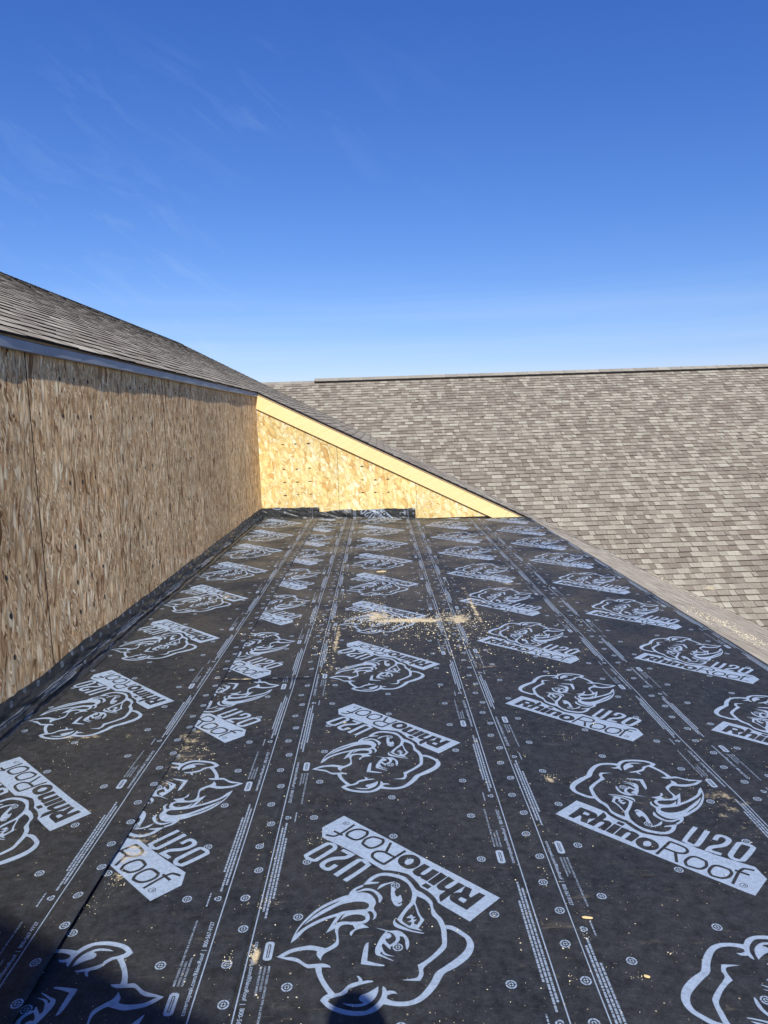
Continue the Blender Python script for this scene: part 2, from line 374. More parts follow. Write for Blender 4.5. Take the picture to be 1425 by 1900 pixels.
# field behind the far wall, running down to the valley
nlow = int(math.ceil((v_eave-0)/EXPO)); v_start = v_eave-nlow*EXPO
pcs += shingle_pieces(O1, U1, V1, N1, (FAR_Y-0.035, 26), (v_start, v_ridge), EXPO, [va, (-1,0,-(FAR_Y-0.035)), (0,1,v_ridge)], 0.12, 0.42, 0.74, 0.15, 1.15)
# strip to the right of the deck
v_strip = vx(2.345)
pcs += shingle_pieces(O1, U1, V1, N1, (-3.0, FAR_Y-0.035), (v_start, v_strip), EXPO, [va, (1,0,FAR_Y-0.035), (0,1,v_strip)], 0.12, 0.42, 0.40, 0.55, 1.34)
roof1['kind'] = 'thing'; lay(roof1, pcs)
# boards under the shingles
def r1p(x, y, d=0.008): return np.array([x, y, Z1-S1*x])-N1*d
for poly in ([(RIDGE_X,-4),(eave_x-0.012,-4),(eave_x-0.012,FAR_Y-0.02),(RIDGE_X,FAR_Y-0.02)],
             [(RIDGE_X,FAR_Y-0.018),(XB,FAR_Y-0.018),(RIDGE_X, valley_y(RIDGE_X))] if False else [(RIDGE_X,FAR_Y-0.018),(valley_y(0)*0+ (Z1-Z2-S2*(FAR_Y-0.018))/S1, FAR_Y-0.018),(RIDGE_X, valley_y(RIDGE_X))],
             [(2.36,-3),(XB,-3),(XB,valley_y(XB)),((Z1-Z2-S2*(FAR_Y-0.02))/S1,FAR_Y-0.02),(2.36,FAR_Y-0.02)]):
    v, f = prism([r1p(x, y) for x, y in poly], -N1*0.012)
    o = mesh_obj('roof_deck', v, f, M_PLY, roof1); fix_normals(o)
# back slope of the main roof
def rb(x, y, d=0.0): return np.array([x, y, (Z1-S1*RIDGE_X)-(RIDGE_X-x)*0.5-d])
bx0 = RIDGE_X-0.02
v, f = prism([rb(bx0,-4), rb(bx0, valley_y(RIDGE_X)-0.02), rb(-11, valley_y(RIDGE_X)+4), rb(-11,-4)], (0,0,-0.03))
o = mesh_obj('rear_slope', v, f, simple('plain_shingle_slope', (0.24,0.22,0.20), 0.95, 0.25, 9), roof1); fix_normals(o)
# ridge caps of the main roof
yy = -4.0
rc = []
while yy < valley_y(RIDGE_X)-0.1:
    z = Z1-S1*RIDGE_X+0.012; t = pick_tone(0)[1]
    a = [np.array([RIDGE_X+0.14, yy, z-0.14*S1+0.006]), np.array([RIDGE_X+0.14, yy+0.16, z-0.14*S1]), np.array([RIDGE_X, yy+0.16, z]), np.array([RIDGE_X, yy, z+0.006])]
    b2 = [np.array([RIDGE_X, yy, z+0.006]), np.array([RIDGE_X, yy+0.16, z]), np.array([RIDGE_X-0.14, yy+0.16, z-0.07]), np.array([RIDGE_X-0.14, yy, z-0.064])]
    for q in (a, b2): rc.append((q, [p-np.array([0,0,0.01]) for p in q], t))
    yy += 0.16
o = bpy.data.objects.new('ridge_cap', pieces_mesh('ridge_cap', rc)); C.objects.link(o); o.parent = roof1; o.matrix_parent_inverse = Matrix.Translation(-Vector(roof1.location)); o['kind'] = 'stuff'
# metal fascia / drip edge along the left eave, shingle overhang over it
ez = Z1-S1*eave_x
n = 260; vs, fs = [], []
prof = [(0.000,-0.012), (0.003,-0.016), (0.003,-0.066), (0.000,-0.070), (-0.020,-0.070), (-0.020,-0.012)]
for i in range(n+1):
    y = -4+i*(FAR_Y-0.02+4)/n; w = 0.0045*noise.noise(Vector((y*1.1, 3, 1)))*2+0.003*noise.noise(Vector((y*4.3, 8, 1)))*2+0.002*noise.noise(Vector((y*13, 5, 1)))
    for a, b in prof: vs.append((eave_x-0.014+a+w, y, ez+b+0.0015*math.sin(y*1.3)))
for i in range(n):
    for j in range(6):
        k = (j+1) % 6; fs.append((i*6+j, i*6+k, (i+1)*6+k, (i+1)*6+j))
o = mesh_obj('fascia', vs, fs, M_FASCIA, roof1); fix_normals(o)

# ------------------------------------------------------------------ rear roof
k2 = math.sqrt(1+S2*S2)
U2 = np.array([1,0,0.0]); V2 = np.array([0,1,S2])/k2; N2 = np.array([0,-S2,1])/k2
RY = 7.218+1.5316  # ridge where the sight line slope is 0.0573
RIDGE_Y = (EYE[2]-Z2)/(S2-0.0573)
YB = 5.0
O2 = np.array([0, YB, Z2+S2*YB])
def vy(y): return (y-YB)*k2
# keep x >= valley_x(y) = (Z1-Z2-S2*y)/S1 ; y = YB+v/k2
vb = (-1.0, -S2/(S1*k2), -(Z1-Z2-S2*YB)/S1)
roof2 = empty('shingled_roof', (5, RIDGE_Y, Z2+S2*RIDGE_Y), 'sunlit brown and tan mottled shingle roof with capped ridge, at the back right', 'roof')
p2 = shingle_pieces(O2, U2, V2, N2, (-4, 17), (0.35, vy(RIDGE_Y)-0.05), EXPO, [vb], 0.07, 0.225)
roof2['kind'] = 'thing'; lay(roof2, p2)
def r2p(x, y, d=0.008): return np.array([x, y, Z2+S2*y])-N2*d
v, f = prism([r2p((Z1-Z2-S2*5.2)/S1, 5.2), r2p(17.3, 5.2), r2p(17.3, RIDGE_Y), r2p((Z1-Z2-S2*RIDGE_Y)/S1, RIDGE_Y)], -N2*0.012)
o = mesh_obj('roof_deck', v, f, M_PLY, roof2); fix_normals(o)
rz = Z2+S2*RIDGE_Y
v, f = prism([(-3.2,RIDGE_Y+0.01,rz-0.01),(17.3,RIDGE_Y+0.01,rz-0.01),(17.3,RIDGE_Y+9,rz-4.7),(-3.2,RIDGE_Y+9,rz-4.7)], (0,0,-0.03))
o = mesh_obj('rear_slope', v, f, simple('plain_shingle_slope_rear', (0.24,0.22,0.20), 0.95, 0.25, 9), roof2); fix_normals(o)
# ridge vent (black) from the point where it starts, and the caps on it
vent_x0 = EYE[0]+ray(585,711)[0]*RIDGE_Y/ray(585,711)[1]
pf = [(-0.145,-0.058),(-0.145,-0.040),(0,0.040),(0.145,-0.040),(0.145,-0.058),(0,0.004)]
vs = [(x, RIDGE_Y+a, rz+b+0.012) for x in (vent_x0, 17.2) for a, b in pf]
fs = [(0,1,2,3,4,5),(11,10,9,8,7,6)]+[(i,(i+1)%6,6+(i+1)%6,6+i) for i in range(6)]
o = mesh_obj('ridge_vent', vs, fs, M_BLACK, roof2); fix_normals(o)
x = -3.0; 
while x < 17:
    lift = 0.060 if x >= vent_x0-0.02 else 0.006
    t = pick_tone(0)[1]; L = 0.31 if x >= vent_x0-0.02 else 0.16
    dz = random.uniform(0, 0.003); t = tuple(0.4*a+0.6*b for a, b in zip(t, (0.31,0.29,0.235)))
    pl = []
    for s in (-1, 1):
        q = [np.array([x, RIDGE_Y+s*0.15, rz-0.15*S2+lift+dz]), np.array([x+L, RIDGE_Y+s*0.15, rz-0.15*S2+lift-0.004]), np.array([x+L, RIDGE_Y, rz+lift-0.004]), np.array([x, RIDGE_Y, rz+lift+dz])]
        if s > 0: q = q[::-1]
        pl.append((q, [p-np.array([0,0,0.005]) for p in q], t))
    xs = project((x, RIDGE_Y, rz))
    o = bpy.data.objects.new('ridge_cap', pieces_mesh('ridge_cap', pl)); C.objects.link(o); o.parent = roof2; o.matrix_parent_inverse = Matrix.Translation(-Vector(roof2.location))
    x += L-0.003
# row of cut shingles and dark line along the valley
# ------------------------------------------------------------------ roof deck under the membrane
v, f = prism([(WALL_X-0.1,-3,deck_z(WALL_X-0.1)-0.004),(2.34,-3,deck_z(2.34)-0.004),(2.34,FAR_Y+0.02,deck_z(2.34)-0.004),(WALL_X-0.1,FAR_Y+0.02,deck_z(WALL_X-0.1)-0.004)], (0,0,-0.02))
o = mesh_obj('roof_deck_boards', v, f, M_PLY); fix_normals(o); tag(o, kind='structure')

# ------------------------------------------------------------------ left wall
lw = empty('sheathed_wall', (WALL_X, 4, 0.0), 'long weathered strand board wall on the left under the shingled eave', 'wall')
lw['kind'] = 'thing'
y1 = FAR_Y-0.004; i = 0
top_z = ez-0.072+0.055
while y1 > -3.5:
    y0 = y1-1.2192
    poly = [(WALL_X+random.uniform(-0.0012,0.0012), a, b) for a, b in ((y0+0.004,0.02),(y1-0.004,0.02),(y1-0.004,top_z-0.05),(y0+0.004,top_z-0.05))]
    xx = poly[0][0]; poly = [(xx, a, b) for _, a, b in poly]
    v, f = prism(poly, (-0.011,0,0))
    p = mesh_obj('osb_panel', v, f, M_OSB_LEFT, lw); p.data.materials.append(M_BLACK); fix_normals(p)
    for pl_ in p.data.polygons:
        if abs(pl_.normal.y) > 0.9: pl_.material_index = 1
    # three-by-n marks along each stud
    for rz_ in (0.42, 0.62, 0.83, 1.22, 1.62, 1.845):
        if y0 < 1.5: continue
        for cx_ in (-0.2, 0.0, 0.2):
            a = (y0+y1)/2+cx_+random.uniform(-0.012,0.012); zz = rz_+random.uniform(-0.01,0.01)
            m_ = 9; rr = random.uniform(0.012, 0.018)
            poly2 = [(xx+0.0016, a+rr*0.8*math.cos(t*2*math.pi/m_)*random.uniform(0.75,1.2), zz+rr*math.sin(t*2*math.pi/m_)*random.uniform(0.75,1.2)) for t in range(m_)]
            v, f = prism(poly2, (-0.0012,0,0))
            nm = mesh_obj('nail_mark', v, f, M_NAIL, p); nm.matrix_parent_inverse = Matrix.Identity(4); nm.parent = p
    y1 = y0
v, f = box((WALL_X-0.09,-4,0.0),(WALL_X-0.0125,FAR_Y,top_z-0.02)); o = mesh_obj('wall_frame', v, f, M_BLACK, lw)

# ------------------------------------------------------------------ far wall with rake board
fw = empty('sheathed_wall', (0, FAR_Y, 0), 'bright yellow triangular strand board wall at the far end under the sloping rake board', 'wall')
fw['kind'] = 'thing'
def under(x): return Z1-S1*x-0.055
x0 = WALL_X
while x0 < 2.25:
    x1 = min(x0+1.2192, 2.30)
    zb = -0.02
    poly = clip([(x0+0.002, zb), (x1-0.002, zb), (x1-0.002, 3), (x0+0.002, 3)], [(S1, 1.0, Z1-0.07)])
    if len(poly) >= 3:
        yy_ = FAR_Y+random.uniform(-0.0012,0.0012)
        v, f = prism([(a, yy_, b) for a, b in poly], (0,0.011,0))
        p = mesh_obj('osb_panel', v, f, M_OSB_FAR, fw); fix_normals(p); bevel(p, 0.0015)
        for rz_ in (0.42, 0.62, 0.83, 1.22):
            for cx_ in (-0.2, 0.0, 0.2):
                a = (x0+x1)/2+cx_-0.22+0.0*cx_; a = x0+0.60+cx_-0.02; zz = rz_+random.uniform(-0.008,0.008)
                if x1-x0 < 1 or zz > under(a)-0.32: continue
                w_, h_ = random.uniform(0.028,0.038), random.uniform(0.009,0.013)
                pol = [(a-w_, zz), (a-w_*0.3, zz+h_*0.5), (a, zz+h_), (a+w_*0.5, zz+h_*0.4), (a+w_, zz), (a+w_*0.4, zz-h_*0.6), (a-w_*0.1, zz-h_), (a-w_*0.5, zz-h_*0.4)]
                v, f = prism([(q, yy_-0.0016, r) for q, r in pol], (0,0.0012,0))
                nm = mesh_obj('nail_mark', v, f, M_NAIL, p); nm.matrix_parent_inverse = Matrix.Identity(4); nm.parent = p
    x0 = x1
v, f = box((WALL_X,FAR_Y+0.0125,-0.05),(2.0,FAR_Y+0.02,0.05)); o = mesh_obj('wall_frame', v, f, M_BLACK, fw)
# rake board: two lengths butted, with a small gap to the roof edge and below
def rake(xa, xb, top, bot, y0, th, mat, name, cut=0.0):
    k = deck_z(0)
    pl = [(xa, under(xa)-top), (xb, under(xb)-top), (xb+cut, under(xb+cut)-bot), (xa+(cut if xa > -1 else 0), under(xa+(cut if xa > -1 else 0))-bot)]
    pl = clip(pl, [(0,-1,0.045)])
    v, f = prism([(a, y0, b) for a, b in pl], (0, th, 0))
    o = mesh_obj(name, v, f, mat, fw); fix_normals(o); bevel(o, 0.002); return o
rake(WALL_X+0.004, 2.02, -0.004, 0.215, FAR_Y-0.030, 0.026, M_PINE, 'rake_board', -0.10)
rake(2.023, 2.50, -0.004, 0.215, FAR_Y-0.028, 0.024, M_PINE, 'rake_board', -0.10)
rake(WALL_X+0.004, 2.35, -0.030, -0.010, FAR_Y-0.022, 0.03, M_PLY, 'sheathing_edge')
rake(WALL_X+0.004, 2.40, -0.048, -0.031, FAR_Y-0.030, 0.03, M_BLACK, 'underlay_edge')

# ------------------------------------------------------------------ the print of the roofing membrane (drawn into one repeat)
PV, WU = 1.128, 1.067                          # repeat length, roll width
RES = 1000                                     # pixels per metre
SS = 2
TH, TW = int(PV*RES)*SS, int(WU*RES)*SS
EXT = 3
canvas = np.zeros((TH*2, TW), dtype=np.uint8)  # V from -PV .. PV
def to_px(P):
    P = np.array(P, float)
    return np.stack([(P[:,0]+WU/2)/WU*TW, (P[:,1]+PV)/(2*PV)*TH*2], 1)
def fill(P, val=1):
    """even-odd scanline fill of a closed polygon given in tile metres"""
    q = to_px(P); y0 = max(0, int(math.floor(q[:,1].min()))); y1 = min(TH*2-1, int(math.ceil(q[:,1].max())))
    a = q; b = np.roll(q, -1, 0)
    for y in range(y0, y1+1):
        yc = y+0.5
        msk = ((a[:,1] <= yc) & (b[:,1] > yc)) | ((b[:,1] <= yc) & (a[:,1] > yc))
        if not msk.any(): continue
        aa, bb = a[msk], b[msk]
        xs = np.sort(aa[:,0]+(yc-aa[:,1])*(bb[:,0]-aa[:,0])/(bb[:,1]-aa[:,1]))
        for i in range(0, len(xs)-1, 2):
            i0 = max(0, int(round(xs[i]))); i1 = min(TW, int(round(xs[i+1])))
            if i1 > i0: canvas[y, i0:i1] = val
def smooth_poly(P, closed=True, corner=50, sub=5):
    P = [np.array(p, float) for p in P]; n = len(P); out = []
    def is_c(i):
        if not closed and (i == 0 or i == n-1): return True
        a, b = P[i]-P[i-1], P[(i+1) % n]-P[i]
        ang = math.degrees(math.acos(max(-1, min(1, a.dot(b)/(np.linalg.norm(a)*np.linalg.norm(b)+1e-12)))))
        return ang > corner
    cc = [is_c(i) for i in range(n)]
    for i in range(n if closed else n-1):
        p1, p2 = P[i], P[(i+1) % n]
        p0 = P[i-1] if not cc[i] else p1-(p2-p1)*0.6
        p3 = P[(i+2) % n] if not cc[(i+1) % n] else p2+(p2-p1)*0.6
        for k in range(sub):
            t = k/sub
            out.append(0.5*((2*p1)+(-p0+p2)*t+(2*p0-5*p1+4*p2-p3)*t*t+(-p0+3*p1-3*p2+p3)*t**3))
    if not closed: out.append(P[-1])
    return out
XC_C, Y0_C = 0.008, 2.128
VIEW = {1:(500,1600), 2:(660,1600), 3:(500,1740), 4:(700,1740), 5:(560,1500), 6:(740,1560)}
def tile_pts(spec):
    """spec: sequence of view numbers and picture points -> points of the roll, in metres"""
    res = []; o = None
    for s in spec:
        if isinstance(s, int): o = VIEW[s]; continue
        q = ray(o[0]+s[0]/7.125, o[1]+s[1]/7.125); t = -EYE[2]/(q[2]-DECK_B*q[0]); d = q*t
        res.append((-(d[0]-XC_C), -(d[1]-Y0_C)))
    return res
def stroke(P, w, val=1, closed=False):
    P = smooth_poly(P, closed)
    P = [np.array(p) for p in P]
    m_ = len(P)
    for i in range(m_ if closed else m_-1):
        a, b = P[i], P[(i+1) % m_]; d = b-a; l = np.linalg.norm(d)
        if l < 1e-6: continue
        d /= l; nn = np.array([-d[1], d[0]])*w/2; e = d*w*0.12
        fill([a-e+nn, b+e+nn, b+e-nn, a-e-nn], val)
def shape(spec, val=1, sm=True, corner=50):
    P = tile_pts(spec); fill(smooth_poly(P, True, corner) if sm else P, val)

# banner with its carved lettering
shape([5,(558,112),(270,262),(268,395),(670,595),(1075,825),2,(480,120),(600,143),(690,168),(760,222),(820,285),(862,345),(960,402),(1050,480),(1092,552),6,(740,970),(945,1090),(1345,778)], 1, True, 20)
shape([6,(1155,745),(1070,706),(955,772),(935,750),(975,660),(885,620),(830,705),(780,703),(715,715),(680,752),(680,795),(725,835),(905,940)], 0, True, 38)
shape([6,(795,790),(830,766),(908,800),(865,845),(800,806)], 1, True, 60)
shape([6,(795,570),(885,618),(720,715),(555,832),(540,745),(620,682),(545,668),(505,630),(520,593),(660,490),(745,545),(622,618),(622,642),(655,650),(700,634)], 0, True, 60)
shape([6,(560,435),(645,490),(465,612),(380,560)], 0, False)
shape([6,(360,575),(437,620),(385,657),(300,608)], 0, False)
shape([6,(455,390),(540,432),(375,550),(285,505),(300,492),(240,480),(190,440),(197,400),(340,320),(420,362),(298,440),(306,466),(350,460)], 0, True, 60)
shape([6,(-12,293),(5,240),(60,208),(140,198),(215,210),(280,260),(285,320),(220,372),(120,385),(30,345)], 0)
shape([6,(75,305),(100,265),(160,252),(200,265),(190,300),(150,325),(100,330)], 1)
stroke(tile_pts([5,(695,232),(530,340),(440,380),(385,378),(320,360)]), 0.0105, 0)
stroke(tile_pts([5,(425,313),(535,372)]), 0.0105, 0)
stroke(tile_pts([5,(780,293),(868,320),(855,370),(760,425),(680,425),(592,382),(608,340),(690,300)]), 0.0110, 0, True)
stroke(tile_pts([5,(970,396),(1080,432),(1062,485),(960,535),(880,535),(800,482),(838,430),(900,402)]), 0.0110, 0, True)
stroke(tile_pts([5,(1370,578),(1085,750),(1000,708),(933,655),(940,610),(1000,585),(1080,590),(1120,605),(1218,655)]), 0.0110, 0)
stroke(tile_pts([5,(1112,600),(1178,473)]), 0.0110, 0)
stroke(tile_pts([5,(545,210),(565,195),(605,193),(630,208),(625,222),(590,234),(560,230)]), 0.0024, 0, True)
stroke(tile_pts([5,(600,203),(575,222),(566,214),(575,207),(585,212),(570,203)]), 0.0020, 0)
# U20
shape([5,(300,475),(360,467),(430,480),(468,515),(462,550),(430,580),(230,695),(180,712),(120,705),(50,670),(30,640),(50,605)], 1)
shape([5,(340,505),(375,500),(405,512),(408,530),(385,552),(180,672),(140,672),(95,650),(105,625)], 0)
shape([5,(550,555),(710,625),(590,685),(430,700),(330,735),(300,770),(320,795),(360,795),(430,750),(480,775),(390,830),(330,838),(270,815),(235,775),(245,735),(330,685),(420,660),(560,650),(610,630),(515,580)], 1)
shape([5,(415,888),(700,700),(770,680),(850,695),(900,745),(890,780),(590,985),(540,958),(820,775),(835,745),(800,718),(755,725),(470,920)], 1)
# the animal head
shape([2,(95,310),(180,220),(270,170),(370,148),(500,160),(640,200),(700,250),(760,320),(805,378),(900,430),(1010,530),(1030,620),(1080,700),(1140,760),(1185,850),(1205,930),(1208,1110),4,(890,180),(790,275),(620,420),(615,510),(570,600),(450,598),(325,588),(470,570),(530,550),(555,500),(550,440),(535,385),(620,335),(720,260),(800,180),(860,100),(855,0),2,(1130,900),(1100,820),(1070,770),(1010,710),(995,620),(970,560),(900,500),(812,462),(790,545),(725,550),(745,470),(745,400),(700,310),(640,260),(560,220),(430,190),(330,190),(250,225),(195,270),(310,270),(300,285),(190,300)])
shape([2,(725,545),(640,640),(545,770),(600,820),(650,850),(700,880),(830,912),(885,920),(830,890),(910,775),(850,700),(788,540)])
shape([2,(772,568),(690,650),(635,725),(612,785),(650,820),(710,855),(735,842),(742,808),(770,810),(778,832),(815,840),(855,770),(820,700),(790,600)], 0)
shape([2,(738,705),(765,735),(800,738),(765,757),(766,775),(812,770),(775,800),(772,840),(735,845),(742,800),(685,805),(735,777),(735,757),(668,750)], 1, False)
shape([2,(530,745),(520,790),(560,830),(640,870),(750,915),(910,950),(880,957),(740,932),(600,897),(520,862),(495,820),(505,780)])
shape([2,(470,335),(465,430),(475,510),(510,575),(560,600),(610,580),(612,552),(575,567),(535,545),(570,552),(605,538),(615,510),(595,445),(575,455),(560,470),(530,455),(515,400),(530,370),(500,335)])
shape([2,(525,262),(430,280),(330,310),(280,375),(320,355),(400,310),(480,285)])
shape([2,(5,395),(50,380),(130,355),(220,365),(300,410),(352,475),(345,510),(320,550),(305,535),(298,485),(262,430),(205,392),(130,385),(60,398),(5,412)])
shape([1,(1235,305),(1130,350),(1070,400),(1045,445),(960,470),(860,515),(720,580),(580,670),(460,780),(370,890),(310,1000),(278,1085),(370,1015),(470,915),(600,845),(760,775),(890,735),(850,790),(800,870),(745,960),(865,895),(865,930),(885,1010),(870,1080),(800,1140),
 3,(740,170),(640,145),(540,128),(430,140),(300,165),(190,215),(95,275),(180,300),(340,340),(400,370),(470,420),(520,440),(600,435),(630,540),(690,660),(775,785),(720,815),(668,870),(720,930),(800,990),(930,1035),(1080,1060),(1230,1058),(1330,1035),(1425,990),
 4,(80,910),(200,930),(340,938),(470,920),(590,870),(700,780),(800,660),(860,550),(910,490),(1050,415),(1200,300),(1265,210),(1285,130),(1265,60),(1220,0),2,(1425,940),(1340,885),(1260,855),(1180,848),(1205,895),(1290,920),(1420,1000),
 4,(1180,50),(1190,120),(1150,200),(1050,290),(900,400),(780,485),(720,600),(650,700),(560,800),(450,860),(320,878),(200,865),(125,835),(130,795),(200,770),(265,775),(230,740),(170,730),(125,735),(110,695),(75,668),(68,700),(60,790),(0,890),
 3,(1300,985),(1200,1000),(1070,995),(900,960),(800,910),(770,880),(800,850),(900,815),(960,800),(1030,750),(1050,710),(1200,650),(1370,610),(1365,595),(1290,592),(1230,605),(1225,580),(1190,540),(1150,530),(1180,580),(1170,610),(1090,630),(1030,665),(980,720),(920,765),(865,778),(790,690),(720,580),(690,490),(690,430),(810,430),(790,405),(710,380),(600,385),(500,385),(440,350),(380,305),(300,280),(180,275),(300,215),(450,190),(570,195),(630,210),(625,265),(680,340),(690,290),(730,240),(800,200),(890,140),(915,90),
 1,(912,1027),(905,930),(920,885),(950,855),(1020,835),(1100,840),(1130,890),(1070,930),(1060,970),(1080,985),(1130,915),(1220,885),(1315,875),(1225,820),(1270,812),(1320,770),(1320,710),(1290,665),(1330,655),(1365,680),(1380,730),(1362,775),(1405,745),(1415,690),(1378,625),(1405,550),(1385,490),(1330,435),(1240,408),(1165,414),(1145,400),(1145,378),(1165,362),(1240,330)], 1, True, 44)
shape([1,(345,968),(400,880),(500,780),(620,680),(740,608),(870,550),(945,518),(870,565),(760,620),(620,700),(520,780),(450,845),(530,795),(650,730),(800,650),(940,580),(1050,548),(1150,530),(1250,535),(1310,565),(1315,600),(1270,630),(1150,640),(1000,660),(880,700),(700,760),(560,820),(440,890)], 0)
shape([1,(1005,688),(950,725),(900,790),(845,860),(900,820),(980,800),(1100,797),(1220,790),(1270,765),(1265,728),(1200,703),(1100,703),(1010,735),(935,782),(968,730)], 0)
shape([2,(255,878),(340,895),(420,915),(460,920),(530,915),(600,930),(660,980),(700,1040),(708,1110),4,(400,180),(385,165),(375,110),(370,50),2,(630,1000),(580,990),(585,1030),(560,1075),(500,1115),(455,1137),4,(180,165),(165,170),(90,100),(75,95),(60,130),(110,225),(235,272),(160,262),(90,245),(55,205),(45,215),(50,240),(215,325),(190,325),(60,275),(0,255),2,(265,1235),(255,1200),(262,1150),(285,1097),(330,1010),(400,925),(340,905)])
shape([2,(420,930),(490,955),(530,1010),(520,1060),(450,1110),(400,1060),(395,1022),(430,1027),(468,1000),(465,970),(435,950),(410,952)], 0)
shape([3,(1295,82),(1310,95),(1290,330),4,(0,365),(100,385),(90,400),(0,398),3,(1220,375),(1210,355),(1240,180),(1270,100)])
shape([3,(1180,830),(1210,790),(1300,755),(1380,710),4,(12,672),(10,740),3,(1400,820),(1340,880),(1260,925),(1160,945),(1040,930),(960,900),(1060,905),(1150,908),(1230,900),(1240,880),(1200,865)])

# everything below repeats cleanly: fold the two halves into one repeat
lo, hi = canvas[:TH], canvas[TH:]
tile = np.maximum(lo, hi)
canvas = np.zeros((TH*2, TW), dtype=np.uint8)
def rect(u0, u1, v0, v1, val=1): fill([(u0,v0),(u1,v0),(u1,v1),(u0,v1)], val)
# guide lines along both edges
for s in (-1, 1): canvas[:, int((s*0.432-0.0019+WU/2)/WU*TW):int((s*0.432+0.0019+WU/2)/WU*TW)] = 1
# nail targets
def target(u, v):
    for vv in (v, v-PV, v+PV):
        if abs(vv) > PV*1.05: continue
        for r0, r1 in ((0.0112,0.0155),(0.0035,0.0073)):
            pr = []
            A = [2*math.pi*k/26 for k in range(26)]
            fill([(u+r1*math.cos(a), vv+r1*math.sin(a)) for a in A], 1); fill([(u+r0*math.cos(a), vv+r0*math.sin(a)) for a in A], 0)
        for a0 in (0, math.pi/2):
            c, s_ = math.cos(a0), math.sin(a0); L_, w_ = 0.017, 0.0011
            fill([(u+c*L_-s_*w_, vv+s_*L_+c*w_), (u-c*L_-s_*w_, vv-s_*L_+c*w_), (u-c*L_+s_*w_, vv-s_*L_-c*w_), (u+c*L_+s_*w_, vv+s_*L_-c*w_)], 0)
TP = PV/4
for k in range(4):
    vb_ = -0.492+k*TP      # rows of C at 2.618, 2.327, 2.044, 1.768 -> v
    target(0.306, -(2.618-2.128)+k*TP+0.001); target(-0.306, -(2.618-2.128)+k*TP+0.001); target(0.0, -(2.482-2.128)+k*TP)
    for h in (0, 1):
        v = k*TP+h*TP/2
        s = 0.493 if h == 0 else 0.513
        target(s, v+0.0745); target(-s, -(v+0.0745))
# lettering along both edges
def text_polys(body, height, length=None, bold=0.0):
    cu = bpy.data.curves.new('txt', 'FONT'); cu.body = body; cu.size = 1.0; cu.offset = bold; cu.fill_mode = 'FRONT'
    o = bpy.data.objects.new('txt', cu); C.objects.link(o); bpy.context.view_layer.update()
    me = bpy.data.meshes.new_from_object(o.evaluated_get(bpy.context.evaluated_depsgraph_get()))
    V = np.array([v.co[:2] for v in me.vertices]); T = [tuple(p.vertices) for p in me.polygons]
    bpy.data.objects.remove(o); bpy.data.curves.remove(cu); bpy.data.meshes.remove(me)
    V[:,0] -= V[:,0].min(); sy = height/0.72; sx_ = sy if length is None else length/V[:,0].max()
    V[:,0] *= sx_; V[:,1] *= sy
    return V, T
def put_text(body, u_base, v_start, height, length, bold=0.0):
    V, T = text_polys(body, height, length, bold)
    for sgn in (1, -1):                        # left column, and the same turned by 180 degrees on the right
        for sh in (-PV, 0, PV):
            P = np.stack([u_base+V[:,1], v_start-V[:,0]+sh], 1)*sgn
            if P[:,1].min() > PV or P[:,1].max() < -PV: continue
            for t in T: fill([P[i] for i in t], 1)
def both(fn):
    for sgn in (1, -1):
        for sh in (-PV, 0, PV): fn(sgn, sh)
put_text('covertopeak.com/RhinoRoof  |  800-567-9727', -0.4195, -0.182, 0.0125, 0.350, 0.012)
put_text('FLORIDA PRODUCT APPROVAL', -0.3905, -0.280, 0.0060, 0.107, 0.01)
put_text('CAN/CSA A123.3 & A220.1', -0.3790, -0.280, 0.0060, 0.090, 0.01)
put_text('MEETS / EXCEEDS : ASTM D226 TYPE I & II, ASTM D4869, ASTM D1970', -0.3675, -0.280, 0.0060, 0.258, 0.01)
def bars(u, v0, v1, w, seed):
    rr = random.Random(seed); v = v0
    seg = []
    while v > v1:
        l = rr.uniform(0.007, 0.024); seg.append((v, max(v1, v-l))); v -= l+0.0028
    def f(sgn, sh):
        for a, b_ in seg:
            # a word: a comb of tiny strokes, unreadable at this size as in the picture
            q = a
            while q > b_:
                e = max(b_, q-0.0017); h = w*(1.0 if int(q*9000) % 3 else 0.72)
                P = [(u-h/2, q+sh), (u+h/2, q+sh), (u+h/2, e+sh), (u-h/2, e+sh)]; fill([(sgn*a_, sgn*b2) for a_, b2 in P]); q -= 0.0021
    both(f)
bars(-0.4180, 0.421, -0.048, 0.0068, 1); bars(-0.4070, 0.453, -0.082, 0.0068, 2); bars(-0.3960, 0.351, 0.013, 0.0068, 3); bars(-0.3770, 0.526, 0.459, 0.0055, 4)
def capsule(sgn, sh):
    for (u0, u1, v0, v1, val) in ((-0.3885,-0.3625,-0.182,-0.258,1), (-0.3800,-0.3710,-0.193,-0.247,0), (-0.3770,-0.3740,-0.196,-0.244,1)):
        r = (u1-u0)/2*0.8; P = []
        for cu_, cv_, a0 in ((u1-r, v0-r, 0), (u0+r, v0-r, 90), (u0+r, v1+r, 180), (u1-r, v1+r, 270)):
            for k in range(6):
                a = R(a0+k*18); P.append((sgn*(cu_+r*math.cos(a)), sgn*(cv_+r*math.sin(a)+sh)))
        fill(P, val)
both(capsule)
